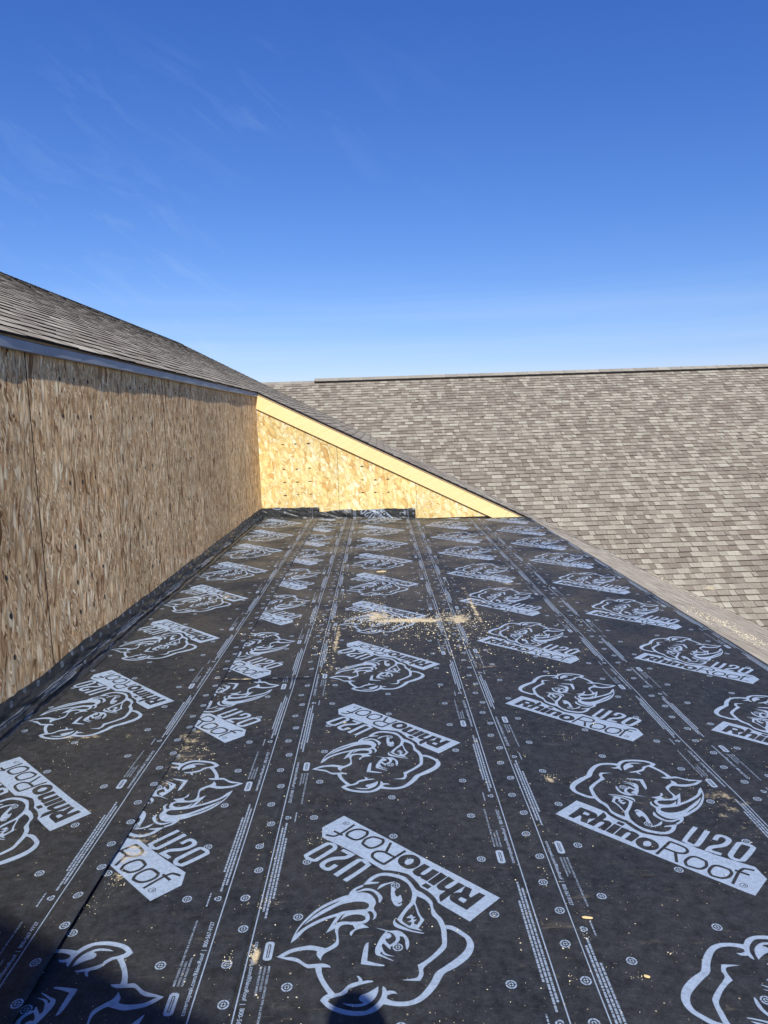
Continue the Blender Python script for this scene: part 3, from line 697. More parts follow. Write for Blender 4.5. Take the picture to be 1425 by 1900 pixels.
def recyc(sgn, sh):
    c = (-0.406, 0.489); P = []
    for rr_, val in ((0.0125,1),(0.0078,0)):
        fill([(sgn*(c[0]+rr_*math.cos(R(a))), sgn*(c[1]+sh+rr_*math.sin(R(a)))) for a in (0,25,95,120,145,215,240,265,335)], val)
    for a in (60,180,300):
        d = (math.cos(R(a)), math.sin(R(a))); n_ = (-d[1]*0.001, d[0]*0.001)
        fill([(sgn*(c[0]+d[0]*r_+q*n_[0]), sgn*(c[1]+sh+d[1]*r_+q*n_[1])) for r_, q in ((0.004,1),(0.014,1),(0.014,-1),(0.004,-1))], 0)
    fill([(sgn*(c[0]+a), sgn*(c[1]+sh+b_)) for a, b_ in ((-0.003,-0.002),(0.003,-0.002),(0.003,0.002),(-0.003,0.002))], 1)
both(recyc)
tile2 = canvas[TH:]     # V in 0..PV
# targets printed over the head show as their own marks: keep a dark ring round them is not needed
tile = np.maximum(tile, tile2).astype(np.float32)
tile = tile.reshape(TH//SS, SS, TW//SS, SS).mean(axis=(1,3))
hh_, ww_ = tile.shape
img = bpy.data.images.new('membrane_print', ww_, hh_, float_buffer=False); img.colorspace_settings.name = 'Non-Color'
buf = np.ones((hh_, ww_, 4), dtype=np.float32); buf[..., :3] = tile[..., None]
img.pixels.foreach_set(buf.ravel()); img.update(); img.pack()

def _h(px, py, ax, ay, k): d = deck_pt(px, py); return (d[0], d[1], ax, ay, k)
HEAPS = [_h(760,1153,0.58,0.12,0.66), _h(700,1145,0.22,0.30,0.55), _h(850,1150,0.20,0.35,0.50), _h(880,1130,0.045,1.6,0.45), _h(625,1190,0.05,1.3,0.42), _h(940,1085,0.30,0.06,0.40),
         _h(475,1775,0.022,0.075,0.60), _h(1020,1448,0.045,0.05,0.55), _h(740,1185,0.7,0.4,0.24), _h(900,1240,0.5,0.5,0.25), _h(150,1370,0.55,0.05,0.38), _h(440,1262,0.40,0.03,0.45),
         _h(350,1390,0.20,0.9,0.34), _h(250,1580,0.14,0.45,0.34), _h(1350,1500,0.2,0.7,0.30), _h(620,970,0.9,0.9,0.30), _h(420,1110,0.5,0.8,0.30)]
def membrane_material():
    m, nt, b, node = new_mat('printed_membrane'); L = nt.links
    uv = node('ShaderNodeUVMap', uv_map='UVMap')
    tx = node('ShaderNodeTexImage'); tx.image = img; tx.extension = 'REPEAT'; tx.interpolation = 'Linear'
    L.new(uv.outputs[0], tx.inputs['Vector'])
    tc = node('ShaderNodeTexCoord'); P = tc.outputs['Object']
    # woven fabric mottling, two scales
    n1 = node('ShaderNodeTexNoise'); n1.inputs['Scale'].default_value = 160; n1.inputs['Detail'].default_value = 4; n1.inputs['Roughness'].default_value = 0.7; L.new(P, n1.inputs['Vector'])
    n2 = node('ShaderNodeTexNoise'); n2.inputs['Scale'].default_value = 2.2; n2.inputs['Detail'].default_value = 7; n2.inputs['Roughness'].default_value = 0.62; L.new(P, n2.inputs['Vector'])
    r1 = node('ShaderNodeMapRange'); r1.inputs[1].default_value = 0.3; r1.inputs[2].default_value = 0.7; r1.inputs[3].default_value = 0.75; r1.inputs[4].default_value = 1.3; L.new(n1.outputs['Fac'], r1.inputs[0])
    base = node('ShaderNodeMix', data_type='RGBA', blend_type='MULTIPLY'); base.inputs[0].default_value = 1; base.inputs[6].default_value = (0.0262, 0.0285, 0.0310, 1); nm = node('ShaderNodeTexNoise'); nm.inputs['Scale'].default_value = 28; nm.inputs['Detail'].default_value = 6; nm.inputs['Roughness'].default_value = 0.7; L.new(P, nm.inputs['Vector'])
    nmr = node('ShaderNodeMapRange'); nmr.inputs[1].default_value = 0.32; nmr.inputs[2].default_value = 0.70; nmr.inputs[3].default_value = 0.62; nmr.inputs[4].default_value = 1.7; L.new(nm.outputs['Fac'], nmr.inputs[0])
    nmm = node('ShaderNodeMath', operation='MULTIPLY'); L.new(r1.outputs[0], nmm.inputs[0]); L.new(nmr.outputs[0], nmm.inputs[1]); L.new(nmm.outputs[0], base.inputs[7])
    # ink, slightly worn
    n3 = node('ShaderNodeTexNoise'); n3.inputs['Scale'].default_value = 70; n3.inputs['Detail'].default_value = 5; n3.inputs['Roughness'].default_value = 0.75; L.new(P, n3.inputs['Vector'])
    ri = node('ShaderNodeMapRange'); ri.inputs[1].default_value = 0.28; ri.inputs[2].default_value = 0.60; ri.inputs[3].default_value = 0.62; ri.inputs[4].default_value = 0.97; L.new(n3.outputs['Fac'], ri.inputs[0])
    im = node('ShaderNodeMath', operation='MULTIPLY'); L.new(tx.outputs['Color'], im.inputs[0]); L.new(ri.outputs[0], im.inputs[1])
    ink = node('ShaderNodeMix', data_type='RGBA'); L.new(im.outputs[0], ink.inputs[0]); L.new(base.outputs[2], ink.inputs[6]); ink.inputs[7].default_value = (0.365, 0.455, 0.56, 1)
    # fine saw dust film, more of it towards the far end where the cutting was done
    sp = node('ShaderNodeSeparateXYZ'); L.new(P, sp.inputs[0])
    fr = node('ShaderNodeMapRange'); fr.inputs[1].default_value = 4.0; fr.inputs[2].default_value = 10.5; fr.inputs[3].default_value = 0.012; fr.inputs[4].default_value = 0.17; L.new(sp.outputs['Y'], fr.inputs[0])
    lr = node('ShaderNodeMapRange'); lr.inputs[1].default_value = 0.2; lr.inputs[2].default_value = -1.3; lr.inputs[3].default_value = 0.0; lr.inputs[4].default_value = 0.012; L.new(sp.outputs['X'], lr.inputs[0])
    fa = node('ShaderNodeMath', operation='ADD'); L.new(fr.outputs[0], fa.inputs[0]); L.new(lr.outputs[0], fa.inputs[1])
    dr = node('ShaderNodeMapRange'); dr.inputs[1].default_value = 0.38; dr.inputs[2].default_value = 0.72; dr.inputs[3].default_value = 0.0; dr.inputs[4].default_value = 1.5; L.new(n2.outputs['Fac'], dr.inputs[0])
    dm = node('ShaderNodeMath', operation='MULTIPLY'); L.new(fa.outputs[0], dm.inputs[0]); L.new(dr.outputs[0], dm.inputs[1])
    # pale specks and scuffs
    v = node('ShaderNodeTexVoronoi', feature='F1'); v.inputs['Scale'].default_value = 34; L.new(P, v.inputs['Vector'])
    vs = node('ShaderNodeSeparateColor'); L.new(v.outputs['Color'], vs.inputs[0])
    sz = node('ShaderNodeMapRange'); sz.inputs[1].default_value = 0.55; sz.inputs[2].default_value = 1.0; sz.inputs[3].default_value = 0.0; sz.inputs[4].default_value = 0.11; L.new(vs.outputs['Red'], sz.inputs[0])
    lt = node('ShaderNodeMath', operation='LESS_THAN'); L.new(v.outputs['Distance'], lt.inputs[0]); L.new(sz.outputs[0], lt.inputs[1])
    sm_ = node('ShaderNodeMath', operation='MULTIPLY'); sm_.inputs[1].default_value = 0.5; L.new(lt.outputs[0], sm_.inputs[0])
    vq = node('ShaderNodeTexVoronoi', feature='F1'); vq.inputs['Scale'].default_value = 95; L.new(P, vq.inputs['Vector'])
    vqs = node('ShaderNodeSeparateColor'); L.new(vq.outputs['Color'], vqs.inputs[0])
    szq = node('ShaderNodeMapRange'); szq.inputs[1].default_value = 0.60; szq.inputs[2].default_value = 1.0; szq.inputs[3].default_value = 0.0; szq.inputs[4].default_value = 0.20; L.new(vqs.outputs['Red'], szq.inputs[0])
    nq = node('ShaderNodeTexNoise'); nq.inputs['Scale'].default_value = 5; nq.inputs['Detail'].default_value = 4; L.new(P, nq.inputs['Vector'])
    nqr = node('ShaderNodeMapRange'); nqr.inputs[1].default_value = 0.36; nqr.inputs[2].default_value = 0.60; L.new(nq.outputs['Fac'], nqr.inputs[0])
    szm = node('ShaderNodeMath', operation='MULTIPLY'); L.new(szq.outputs[0], szm.inputs[0]); L.new(nqr.outputs[0], szm.inputs[1])
    ltq = node('ShaderNodeMath', operation='LESS_THAN'); L.new(vq.outputs['Distance'], ltq.inputs[0]); L.new(szm.outputs[0], ltq.inputs[1])
    spk = node('ShaderNodeMath', operation='MAXIMUM'); L.new(lt.outputs[0], spk.inputs[0]); L.new(ltq.outputs[0], spk.inputs[1]); L.new(spk.outputs[0], sm_.inputs[0])
    # dust swept into patches: centre x, y, half lengths, where the sawing was done
    heap = None
    for (hx, hy, ax, ay, k_) in HEAPS:
        mpp = node('ShaderNodeMapping'); mpp.inputs['Location'].default_value = (-hx/ax, -hy/ay, 0); mpp.inputs['Scale'].default_value = (1/ax, 1/ay, 0); L.new(P, mpp.inputs['Vector'])
        ln = node('ShaderNodeVectorMath', operation='LENGTH'); L.new(mpp.outputs[0], ln.inputs[0])
        rr_ = node('ShaderNodeMapRange'); rr_.inputs[1].default_value = 1.0; rr_.inputs[2].default_value = 0.0; rr_.inputs[3].default_value = 0.0; rr_.inputs[4].default_value = k_; L.new(ln.outputs['Value'], rr_.inputs[0])
        if heap is None: heap = rr_.outputs[0]
        else:
            q_ = node('ShaderNodeMath', operation='MAXIMUM'); L.new(heap, q_.inputs[0]); L.new(rr_.outputs[0], q_.inputs[1]); heap = q_.outputs[0]
    nh = node('ShaderNodeTexNoise'); nh.inputs['Scale'].default_value = 17; nh.inputs['Detail'].default_value = 7; nh.inputs['Roughness'].default_value = 0.72; L.new(P, nh.inputs['Vector'])
    nhh = node('ShaderNodeMath', operation='MULTIPLY_ADD'); nhh.inputs[1].default_value = 1.0; L.new(heap, nhh.inputs[0]); L.new(nh.outputs['Fac'], nhh.inputs[2])
    hr = node('ShaderNodeMapRange'); hr.inputs[1].default_value = 0.80; hr.inputs[2].default_value = 0.96; hr.inputs[3].default_value = 0; hr.inputs[4].default_value = 0.9; L.new(nhh.outputs[0], hr.inputs[0])
    wv = node('ShaderNodeMapping'); wv.inputs['Rotation'].default_value = (0,0,R(32)); wv.inputs['Scale'].default_value = (7, 30, 1); L.new(P, wv.inputs['Vector'])
    n4 = node('ShaderNodeTexNoise'); n4.inputs['Scale'].default_value = 1.0; n4.inputs['Detail'].default_value = 6; n4.inputs['Roughness'].default_value = 0.7; n4.inputs['Distortion'].default_value = 1.2; L.new(wv.outputs[0], n4.inputs['Vector'])
    sr = node('ShaderNodeMapRange'); sr.inputs[1].default_value = 0.60; sr.inputs[2].default_value = 0.76; sr.inputs[3].default_value = 0; sr.inputs[4].default_value = 0.11; L.new(n4.outputs['Fac'], sr.inputs[0])
    a2 = node('ShaderNodeMath', operation='ADD'); L.new(dm.outputs[0], a2.inputs[0]); L.new(sr.outputs[0], a2.inputs[1])
    a25 = node('ShaderNodeMath', operation='ADD'); L.new(a2.outputs[0], a25.inputs[0]); L.new(hr.outputs[0], a25.inputs[1])
    a3 = node('ShaderNodeMath', operation='ADD'); a3.use_clamp = True; L.new(a25.outputs[0], a3.inputs[0]); L.new(sm_.outputs[0], a3.inputs[1])
    dust = node('ShaderNodeMix', data_type='RGBA'); L.new(a3.outputs[0], dust.inputs[0]); L.new(ink.outputs[2], dust.inputs[6]); dust.inputs[7].default_value = (0.66, 0.54, 0.33, 1)
    L.new(dust.outputs[2], b.inputs['Base Color'])
    b.inputs['Roughness'].default_value = 0.58; b.inputs['Specular IOR Level'].default_value = 0.12
    # weave bump + soft ripples
    n5 = node('ShaderNodeTexNoise'); n5.inputs['Scale'].default_value = 11; n5.inputs['Detail'].default_value = 4; L.new(P, n5.inputs['Vector'])
    hm = node('ShaderNodeMath', operation='MULTIPLY_ADD'); hm.inputs[1].default_value = 2.2; L.new(n5.outputs['Fac'], hm.inputs[0]); L.new(n1.outputs['Fac'], hm.inputs[2])
    n6 = node('ShaderNodeTexNoise'); n6.inputs['Scale'].default_value = 3.2; n6.inputs['Detail'].default_value = 3; L.new(P, n6.inputs['Vector'])
    h2 = node('ShaderNodeMath', operation='MULTIPLY_ADD'); h2.inputs[1].default_value = 7.0; L.new(n6.outputs['Fac'], h2.inputs[0]); L.new(hm.outputs[0], h2.inputs[2])
    bp = node('ShaderNodeBump'); bp.inputs['Strength'].default_value = 0.6; bp.inputs['Distance'].default_value = 0.0018; L.new(h2.outputs[0], bp.inputs['Height']); L.new(bp.outputs[0], b.inputs['Normal'])
    return m
M_MEM = membrane_material()
# the part turned up the walls: same sheet, shinier where stretched, its print darkened in colour as if unlit
def glossy_membrane():
    m = M_MEM.copy(); m.name = 'printed_membrane_upstand'; nt = m.node_tree; b = nt.nodes['Principled BSDF']
    b.inputs['Roughness'].default_value = 0.25; b.inputs['Specular IOR Level'].default_value = 0.13
    for n in nt.nodes:
        if n.type == 'MIX' and n.inputs[7].default_value[0] > 0.655 and n.inputs[7].default_value[0] < 0.665:
            for l in list(n.inputs[0].links): nt.links.remove(l)
            n.inputs[0].default_value = 0.01
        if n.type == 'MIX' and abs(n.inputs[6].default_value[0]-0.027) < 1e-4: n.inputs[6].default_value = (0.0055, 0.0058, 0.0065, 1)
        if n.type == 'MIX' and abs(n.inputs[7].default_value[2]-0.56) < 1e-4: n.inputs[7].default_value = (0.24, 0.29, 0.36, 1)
    return m
M_UP = glossy_membrane()

def sheet_mesh(name, nu, nv, fn, mat, parent=None):
    """fn(i/nu, j/nv) -> (x, y, z, U, V)"""
    vs, uvs, fs = [], [], []
    for j in range(nv+1):
        for i in range(nu+1):
            x, y, z, a, b_ = fn(i/nu, j/nv); vs.append((x, y, z)); uvs.append((a/WU+0.5, b_/PV))
    for j in range(nv):
        for i in range(nu):
            k = j*(nu+1)+i; fs.append((k, k+1, k+nu+2, k+nu+1))
    me = bpy.data.meshes.new(name); me.from_pydata(vs, [], fs)
    lay_ = me.uv_layers.new(name='UVMap'); d = np.empty((len(me.loops), 2), np.float32)
    li = np.empty(len(me.loops), np.int32); me.loops.foreach_get('vertex_index', li)
    d[:] = np.array(uvs, np.float32)[li]; lay_.data.foreach_set('uv', d.ravel())
    me.materials.append(mat); me.polygons.foreach_set('use_smooth', [True]*len(me.polygons)); me.update()
    o = bpy.data.objects.new(name, me); C.objects.link(o)
    if parent: o.parent = parent; o.matrix_parent_inverse = Matrix.Translation(-Vector(parent.location))
    return o
def nz(x, y, z=0.0): return noise.noise(Vector((x, y, z)))
def ripple(x, y):
    fold = 0.0080*max(0.0, nz(x*2.6-y*0.35, y*0.5+x*0.8, 12.0)-0.12)*3
    return fold+0.0032*nz(x*1.3, y*2.2)+0.0014*nz(x*4.1+y*1.2, y*5.0, 3.1)+0.0008*nz(x*11, y*11, 7.7)
def lift(xr, d, y, seed):
    """how far the free edge stands up; d = distance from that edge"""
    return max(0.0, 0.0060*(0.4+nz(seed, y*1.1)+0.6*nz(seed+4, y*4.3)))*math.exp(-(d/0.035)**2)

GROUP = 'printed black underlayment sheets lapped across the deck'
# (centre, turned, v0, repeat scale)
def roll(label, xc, flip, v0, scale, xa, xb, ya, yb, base, seed, edge=None, nx=None):
    """one strip of the membrane lying between xa..xb, ya..yb"""
    sg = -1 if flip else 1
    nx = nx or int((xb-xa)/0.028); ny = int((yb-ya)/0.04)
    def fn(a, b_):
        # denser rows near the camera
        y = ya+(yb-ya)*(b_**1.25); xe = xb+(edge(y) if edge else 0.0)
        x = xa+(xe-xa)*a; d = xe-x
        z = deck_z(x)+base+0.0042*a+ripple(x, y)+lift(x, d, y, seed)
        if seed == 2: z += (0.006+0.016*max(0, nz(x*6, 2.2)+0.2))*math.exp(-((yb-y)/0.05)**2)*min(1, max(0, (x+0.975)/0.06))
        if seed == 1: z += 0.020*math.exp(-(d/0.10)**2)*math.exp(-((y-1.95)/0.55)**2)
        x2 = x
        if x > 2.30:                            # bends over on to the roof slope
            z2 = Z1-S1*x+0.016+0.006*(0.5+0.5*nz(3, y*3))
            z = min(z, z2+ripple(x, y)*0.5)
        wv = 0.0035*nz(seed*5+x, y*0.9, 2.0)
        return (x2, y, z, sg*(x-xc)+wv, sg*(y-v0)/scale)
    o = sheet_mesh('underlayment_sheet', nx, ny, fn, M_MEM)
    so = o.modifiers.new('thick', 'SOLIDIFY'); so.thickness = 0.0008; so.offset = -1
    tag(o, label, 'roofing membrane', GROUP); return o
# V of the banner corner (apex) in the tile, used to phase the sheets printed the other way up
ap = tile_pts([5,(558,112)])[0]
sheets = {}
YN = -2.2
wob_edge = lambda y: 0.006*nz(9, y*2.1)
sheets['E'] = roll('rightmost strip of printed black underlayment, bent over the roof edge beside the valley', 1.945, False, 3.365+0.02, 1.09/PV, 1.40, 2.36, YN, FAR_Y-0.004, 0.0005, 5, edge=lambda y: (2.325-2.36)+0.115*max(0,(FAR_Y-y))/6.8*0.98+0.018+0.018*nz(2, y*3.7)+0.012*nz(8, y*11))
sheets['D'] = roll('second strip of printed black underlayment from the right', 0.980, False, 2.607+0.015, 1.118/PV, 0.447, 1.5135, YN, FAR_Y-0.004, 0.0015, 4, edge=wob_edge)
sheets['C'] = roll('middle strip of printed black underlayment, with large upside down rhino head and sawdust heap', 0.008, True, 2.128, 1.121/PV, -0.5255, 0.5415, YN, FAR_Y-0.012, 0.0025, 3, edge=wob_edge)
vB = 2.132-(-(-ap[1]))                          # apex of B at y = 2.132, upright
sheets['B1'] = roll('short near strip of printed black underlayment whose print is half covered on its left', -0.968, False, 2.132-ap[1], 1.135/PV, -1.5015, -0.4345, YN, 4.09, 0.0045, 2, edge=wob_edge)
sheets['B2'] = roll('narrow far strip of printed black underlayment beyond the cross seam, second from the left wall', -0.968, False, 4.065+0.06-ap[1], 1.135/PV, -1.5015, -0.4345, 3.98, FAR_Y-0.012, 0.0030, 6, edge=wob_edge)
sheets['A'] = roll('leftmost strip of printed black underlayment, running up the strand board wall', -1.502, True, 2.631+0.0, 1.15/PV, WALL_X+0.035, -0.970, YN, FAR_Y-0.012, 0.0062, 1, edge=lambda y: 0.006*nz(9, y*2.1)+0.010*(y-2)/9)
# turned-up part of the leftmost strip along the left wall
def up_left(a, b_):
    y = YN+(FAR_Y-0.02-YN)*b_
    hgt = 0.152+0.016*nz(1, y*1.7)+0.009*nz(5, y*8)+0.004*nz(5, y*23)
    s = a*(hgt+0.06)                             # distance along the sheet from x = WALL_X+0.05
    x, z = WALL_X+0.05, deck_z(WALL_X)+0.0085
    r = 0.022+0.012*nz(7, y*1.3)
    flat = 0.05-r
    if s < flat: x -= s
    elif s < flat+r*1.5708:
        t = (s-flat)/r; x = x-flat-r*math.sin(t); z += r*(1-math.cos(t))
    else:
        x = WALL_X; z += r+(s-flat-r*1.5708)
    bulge = max(0, math.sin(min(1, a)*math.pi))
    cre = 0.026*abs(nz(a*2.2+y*0.9, y*2.9, 4))+0.014*abs(nz(a*6+y*3, y*6.5, 9))+0.006*abs(nz(a*14-y*6, y*15, 2))
    x += 0.003+bulge*cre+0.009*math.exp(-((a-0.36+0.05*nz(3, y*0.8))/0.05)**2)
    z += 0.004*nz(a*3, y*3.1, 6)
    U = -(WALL_X+0.05-s+1.502)
    return (x, y, z, U, -(y-2.631)/(1.15/PV))
o = sheet_mesh('wall_upstand', 30, 700, up_left, M_UP, sheets['A'])
# turned-up ends at the far wall, one flap on each of the three left sheets
def up_far(xa, xb, hl, hr, xc, flip, v0, scale, seed, par, yoff):
    sg = -1 if flip else 1
    def fn(a, b_):
        x = xa+(xb-xa)*a; hgt = hl+(hr-hl)*a+0.016*nz(seed, x*4)+0.005*nz(seed+2, x*15)
        if a > 0.97: hgt -= 0.01
        s = b_*hgt; cre = 0.050*abs(nz(x*2.6+seed, s*9+x*2, seed))+0.018*abs(nz(x*7, s*14+x*8, seed+3))
        y = FAR_Y-yoff-0.003-cre*math.sin(math.pi*min(1, b_*0.9+0.05)); z = deck_z(x)+0.006+s
        if s < 0.02: y -= (0.02-s)*0.6
        V = sg*(FAR_Y-v0+s)/scale
        return (x, y, z, sg*(x-xc), V)
    o = sheet_mesh('wall_upstand', 110, 22, fn, M_UP, par); return o
up_far(WALL_X+0.006, -0.955, 0.165, 0.185, -1.502, True, 2.631, 1.15/PV, 11, sheets['A'], 0.014)
up_far(-1.02, -0.43, 0.105, 0.150, -0.968, False, 4.125-ap[1]+0.42, 1.135/PV, 12, sheets['B2'], 0.009)
up_far(-0.47, 0.555, 0.130, 0.165, 0.008, True, 2.128, 1.121/PV, 13, sheets['C'], 0.004)

# ------------------------------------------------------------------ sawdust and chips
def surf_z(x, y):
    z = deck_z(x)+0.009+ripple(x, y)*0.5
    return z
def add_flake(vs, fs, p, s, th, yaw, tilt, asp):
    c, s_ = math.cos(yaw), math.sin(yaw); b0 = len(vs)
    L_, W_ = s, s*asp
    for dx, dy, dz in ((-L_,-W_,0),(L_*0.9,-W_*0.8,0),(L_,W_*0.7,0),(-L_*0.7,W_,0)):
        z = p[2]+dx*math.sin(tilt)+abs(L_*math.sin(tilt))
        vs.append((p[0]+dx*c-dy*s_, p[1]+dx*s_+dy*c, z)); vs.append((p[0]+dx*c-dy*s_, p[1]+dx*s_+dy*c, z+th))
    fs.append((b0+1,b0+3,b0+5,b0+7))
    for k in range(4): i, j = b0+2*k, b0+2*((k+1) % 4); fs.append((i, j, j+1, i+1))
vs, fs = [], []
rs = random.Random(5)
def chips(px, py, rx, ry, n, smin=0.001, smax=0.004, zf=None):
    for _ in range(n):
        a = rs.gauss(0, 1)*rx*0.5; b_ = rs.gauss(0, 1)*ry*0.5
        d = deck_pt(px+a, py+b_)
        if not (WALL_X+0.1 < d[0] < 2.3 and 0.8 < d[1] < FAR_Y-0.05): continue
        s = smin+(smax-smin)*rs.random()**2.5
        add_flake(vs, fs, (d[0], d[1], surf_z(d[0], d[1])+rs.random()*0.002), s, s*0.35, rs.uniform(0, 6.28), rs.uniform(-0.3, 0.5), rs.uniform(0.2, 0.8))
# the heap and the streaks, placed on the deck where they lie
for a in [(750,1152,130,9,1500),(690,1158,90,14,900),(790,1165,110,20,900),(845,1145,50,14,600),(700,1128,24,16,260),(692,1113,14,8,90),(825,1146,16,8,160),(708,1063,18,3,120),
          (735,1078,60,40,260),(760,1180,150,40,700),(800,1130,60,80,400),(860,1170,50,60,500),(830,1100,20,70,260),(610,1210,10,90,260),(622,1150,8,70,260),(640,1060,6,60,120),
          (870,1120,12,120,500),(895,1230,18,80,380),(905,1300,14,60,160),(1010,1210,60,40,260),(940,1080,70,8,110),(900,1190,90,30,420),(985,1230,70,20,200),(595,1190,22,60,200),
          (1020,1447,14,7,260),(882,1275,9,4,100),(935,1400,16,10,110),(1052,1370,16,7,110),(690,1490,40,8,70),(1000,1330,40,40,90),(590,1560,22,14,160),(490,1680,36,14,260),(470,1775,9,14,420),(425,1790,8,12,200),
          (640,1440,10,30,60),(330,1390,50,9,160),(300,1420,60,20,220),(350,1300,60,14,160),(230,1250,60,16,160),(150,1380,50,10,110),(95,1420,60,18,140),(370,1420,20,60,360),(335,1480,20,70,420),(290,1540,26,50,300),(200,1560,40,30,120),
          (215,1640,24,30,260),(160,1690,26,20,160),(400,1350,18,26,200),(470,1180,60,10,90),(420,1240,40,10,120),(560,1130,50,30,90),(500,1560,24,50,180),(1085,1740,6,8,60),(1243,1774,9,4,60),(1180,1820,12,5,60),(1060,1820,6,10,60),
          (1080,1450,50,12,90),(1155,1452,30,4,110),(1350,1400,60,14,90),(1205,1240,30,10,60),(985,1545,8,30,110),(1010,1625,10,26,130),(1325,1520,26,50,110),(1280,1450,12,60,110),(1170,1290,30,50,120),(1060,1160,40,14,60)]:
    far_ = a[1] < 1215
    chips(a[0], a[1], a[2]*1.2, a[3]*1.2, int(a[4]*(0.5 if far_ else 0.30)), 0.0006 if far_ else 0.0004, 0.0055 if far_ else 0.0021)
for _ in range(70):                              # little clumps and larger chips round the heap and on towards the seams
    px_, py_c = rs.choice([(750,1155),(690,1160),(830,1170),(880,1200),(900,1235),(720,1110),(620,1230),(860,1120),(1010,1215),(600,1350),(930,1400),(350,1400),(430,1255),(250,1480),(1180,1330)])
    chips(px_+rs.gauss(0,55), py_c+rs.gauss(0,16), 4, 1.6, 9, 0.0006, 0.0032)
for _ in range(9000):                            # thin scatter everywhere
    y = 1.2+(rs.random()**1.6)*9.8; x = rs.uniform(WALL_X+0.1, 2.3)
    if nz(x*1.6, y*1.1, 5)+rs.uniform(-0.5, 0.5) < 0.0: continue
    s = 0.0005+0.0022*rs.random()**4
    add_flake(vs, fs, (x, y, surf_z(x, y)), s, s*0.4, rs.uniform(0, 6.28), 0, rs.uniform(0.4, 0.9))
o = mesh_obj('sawdust', vs, fs, M_CHIP); tag(o, 'pale sawdust and tiny chips strewn and heaped over the black underlayment', 'sawdust', kind='stuff')
vs, fs = [], []
def chips_r(px, py, qx, qy, n, w):
    for _ in range(n):
        t = rs.random(); d = roof1_pt(px+(qx-px)*t+rs.gauss(0,1)*w, py+(qy-py)*t+rs.gauss(0,1)*w*0.6)
        if d[1] > valley_y(d[0])-0.03: continue
        s = 0.0015+0.006*rs.random()**2.5
        add_flake(vs, fs, (d[0], d[1], Z1-S1*d[0]+0.012), s, s*0.4, rs.uniform(0,6.28), rs.uniform(-0.5,0.2), rs.uniform(0.3,0.8))
chips_r(1205,1062,1255,1088,420,3); chips_r(1255,1088,1330,1122,260,4); chips_r(1300,1105,1345,1130,110,3); chips_r(1330,1150,1415,1200,420,6); chips_r(1280,1130,1340,1160,160,6)
for _ in range(60):
    q = ray(1318+rs.gauss(0,5), 1092+rs.gauss(0,2.4)); t = (Z2-EYE[2])/(q[2]-S2*q[1]); d = EYE+q*t
    add_flake(vs, fs, (d[0], d[1], Z2+S2*d[1]+0.014), 0.003+0.008*rs.random()**2, 0.003, rs.uniform(0,6.28), 0, 0.6)
o = mesh_obj('sawdust', vs, fs, M_CHIP); tag(o, 'yellow sawdust caught on the shingles beside the roof valley on the right', 'sawdust', kind='stuff')
# larger single pieces
def big_chip(px, py, L_, W_, yaw, label):
    d = deck_pt(px, py); n_ = 10; out_ = []
    c, s_ = math.cos(yaw), math.sin(yaw)
    for k in range(n_):
        a = 2*math.pi*k/n_; r_ = (abs(math.cos(a))**0.8*math.copysign(1, math.cos(a))*L_*random.uniform(0.9, 1.05), math.sin(a)*W_*random.uniform(0.85, 1.1))
        out_.append((r_[0]*c-r_[1]*s_, r_[0]*s_+r_[1]*c, 0))
    v, f = prism(out_, (0,0,0.0035)); o = mesh_obj('wood_chip', v, f, M_PINE); fix_normals(o); bevel(o, 0.0008)
    o.location = (d[0], d[1], surf_z(d[0], d[1])+0.001); tag(o, label, 'wood chip', 'loose chips of wood on the membrane')
big_chip(1089, 1709, 0.0175, 0.0048, R(-10), 'leaf shaped yellow wood chip lying right of the seam in the foreground')
big_chip(708, 1063, 0.050, 0.028, R(10), 'small pale block of scrap wood on the middle strip, farthest of the chips')
big_chip(1200, 1819, 0.009, 0.0045, R(-20), 'short blunt wood chip at the bottom right, just left of the cut off head')

# ------------------------------------------------------------------ behind the camera: the gable whose shadow falls at the lower left, and the photographer
gab = empty('gable_end', (-1.5, -4, 0), 'gable of the house standing behind the viewer, its rake shadow falls bottom left', 'building')
def back_to(P, y):
    t = (P[1]-y)/(-SUN[1]); return P+SUN*t
q1, q2 = back_to(deck_pt(0,1690), -4.0), back_to(deck_pt(405,1900), -4.0)
sl = (q2[2]-q1[2])/(q2[0]-q1[0]); pk = q1[0]-1.1
zr = lambda x: q1[2]+sl*(x-q1[0])
xr = pk+(zr(pk)-0.3)/(-sl)
v, f = prism([(pk*2-xr,-4.0,-0.2),(xr,-4.0,-0.2),(xr,-4.0,0.3),(pk,-4.0,zr(pk)),(pk*2-xr,-4.0,0.3)], (0,-0.03,0)); o = mesh_obj('wall', v, f, M_OSB_LEFT, gab); fix_normals(o)
for s in (1, -1):
    xe = pk+(xr-pk)*s
    v, f = prism([(pk,-4.6,zr(pk)),(xe,-4.6,0.3),(xe,-4.6,0.25),(pk,-4.6,zr(pk)-0.05)], (0,0.6,0)); o = mesh_obj('roof', v, f, simple('gable_shingles', (0.24,0.21,0.19), 0.95, 0.25, 9), gab); fix_normals(o)

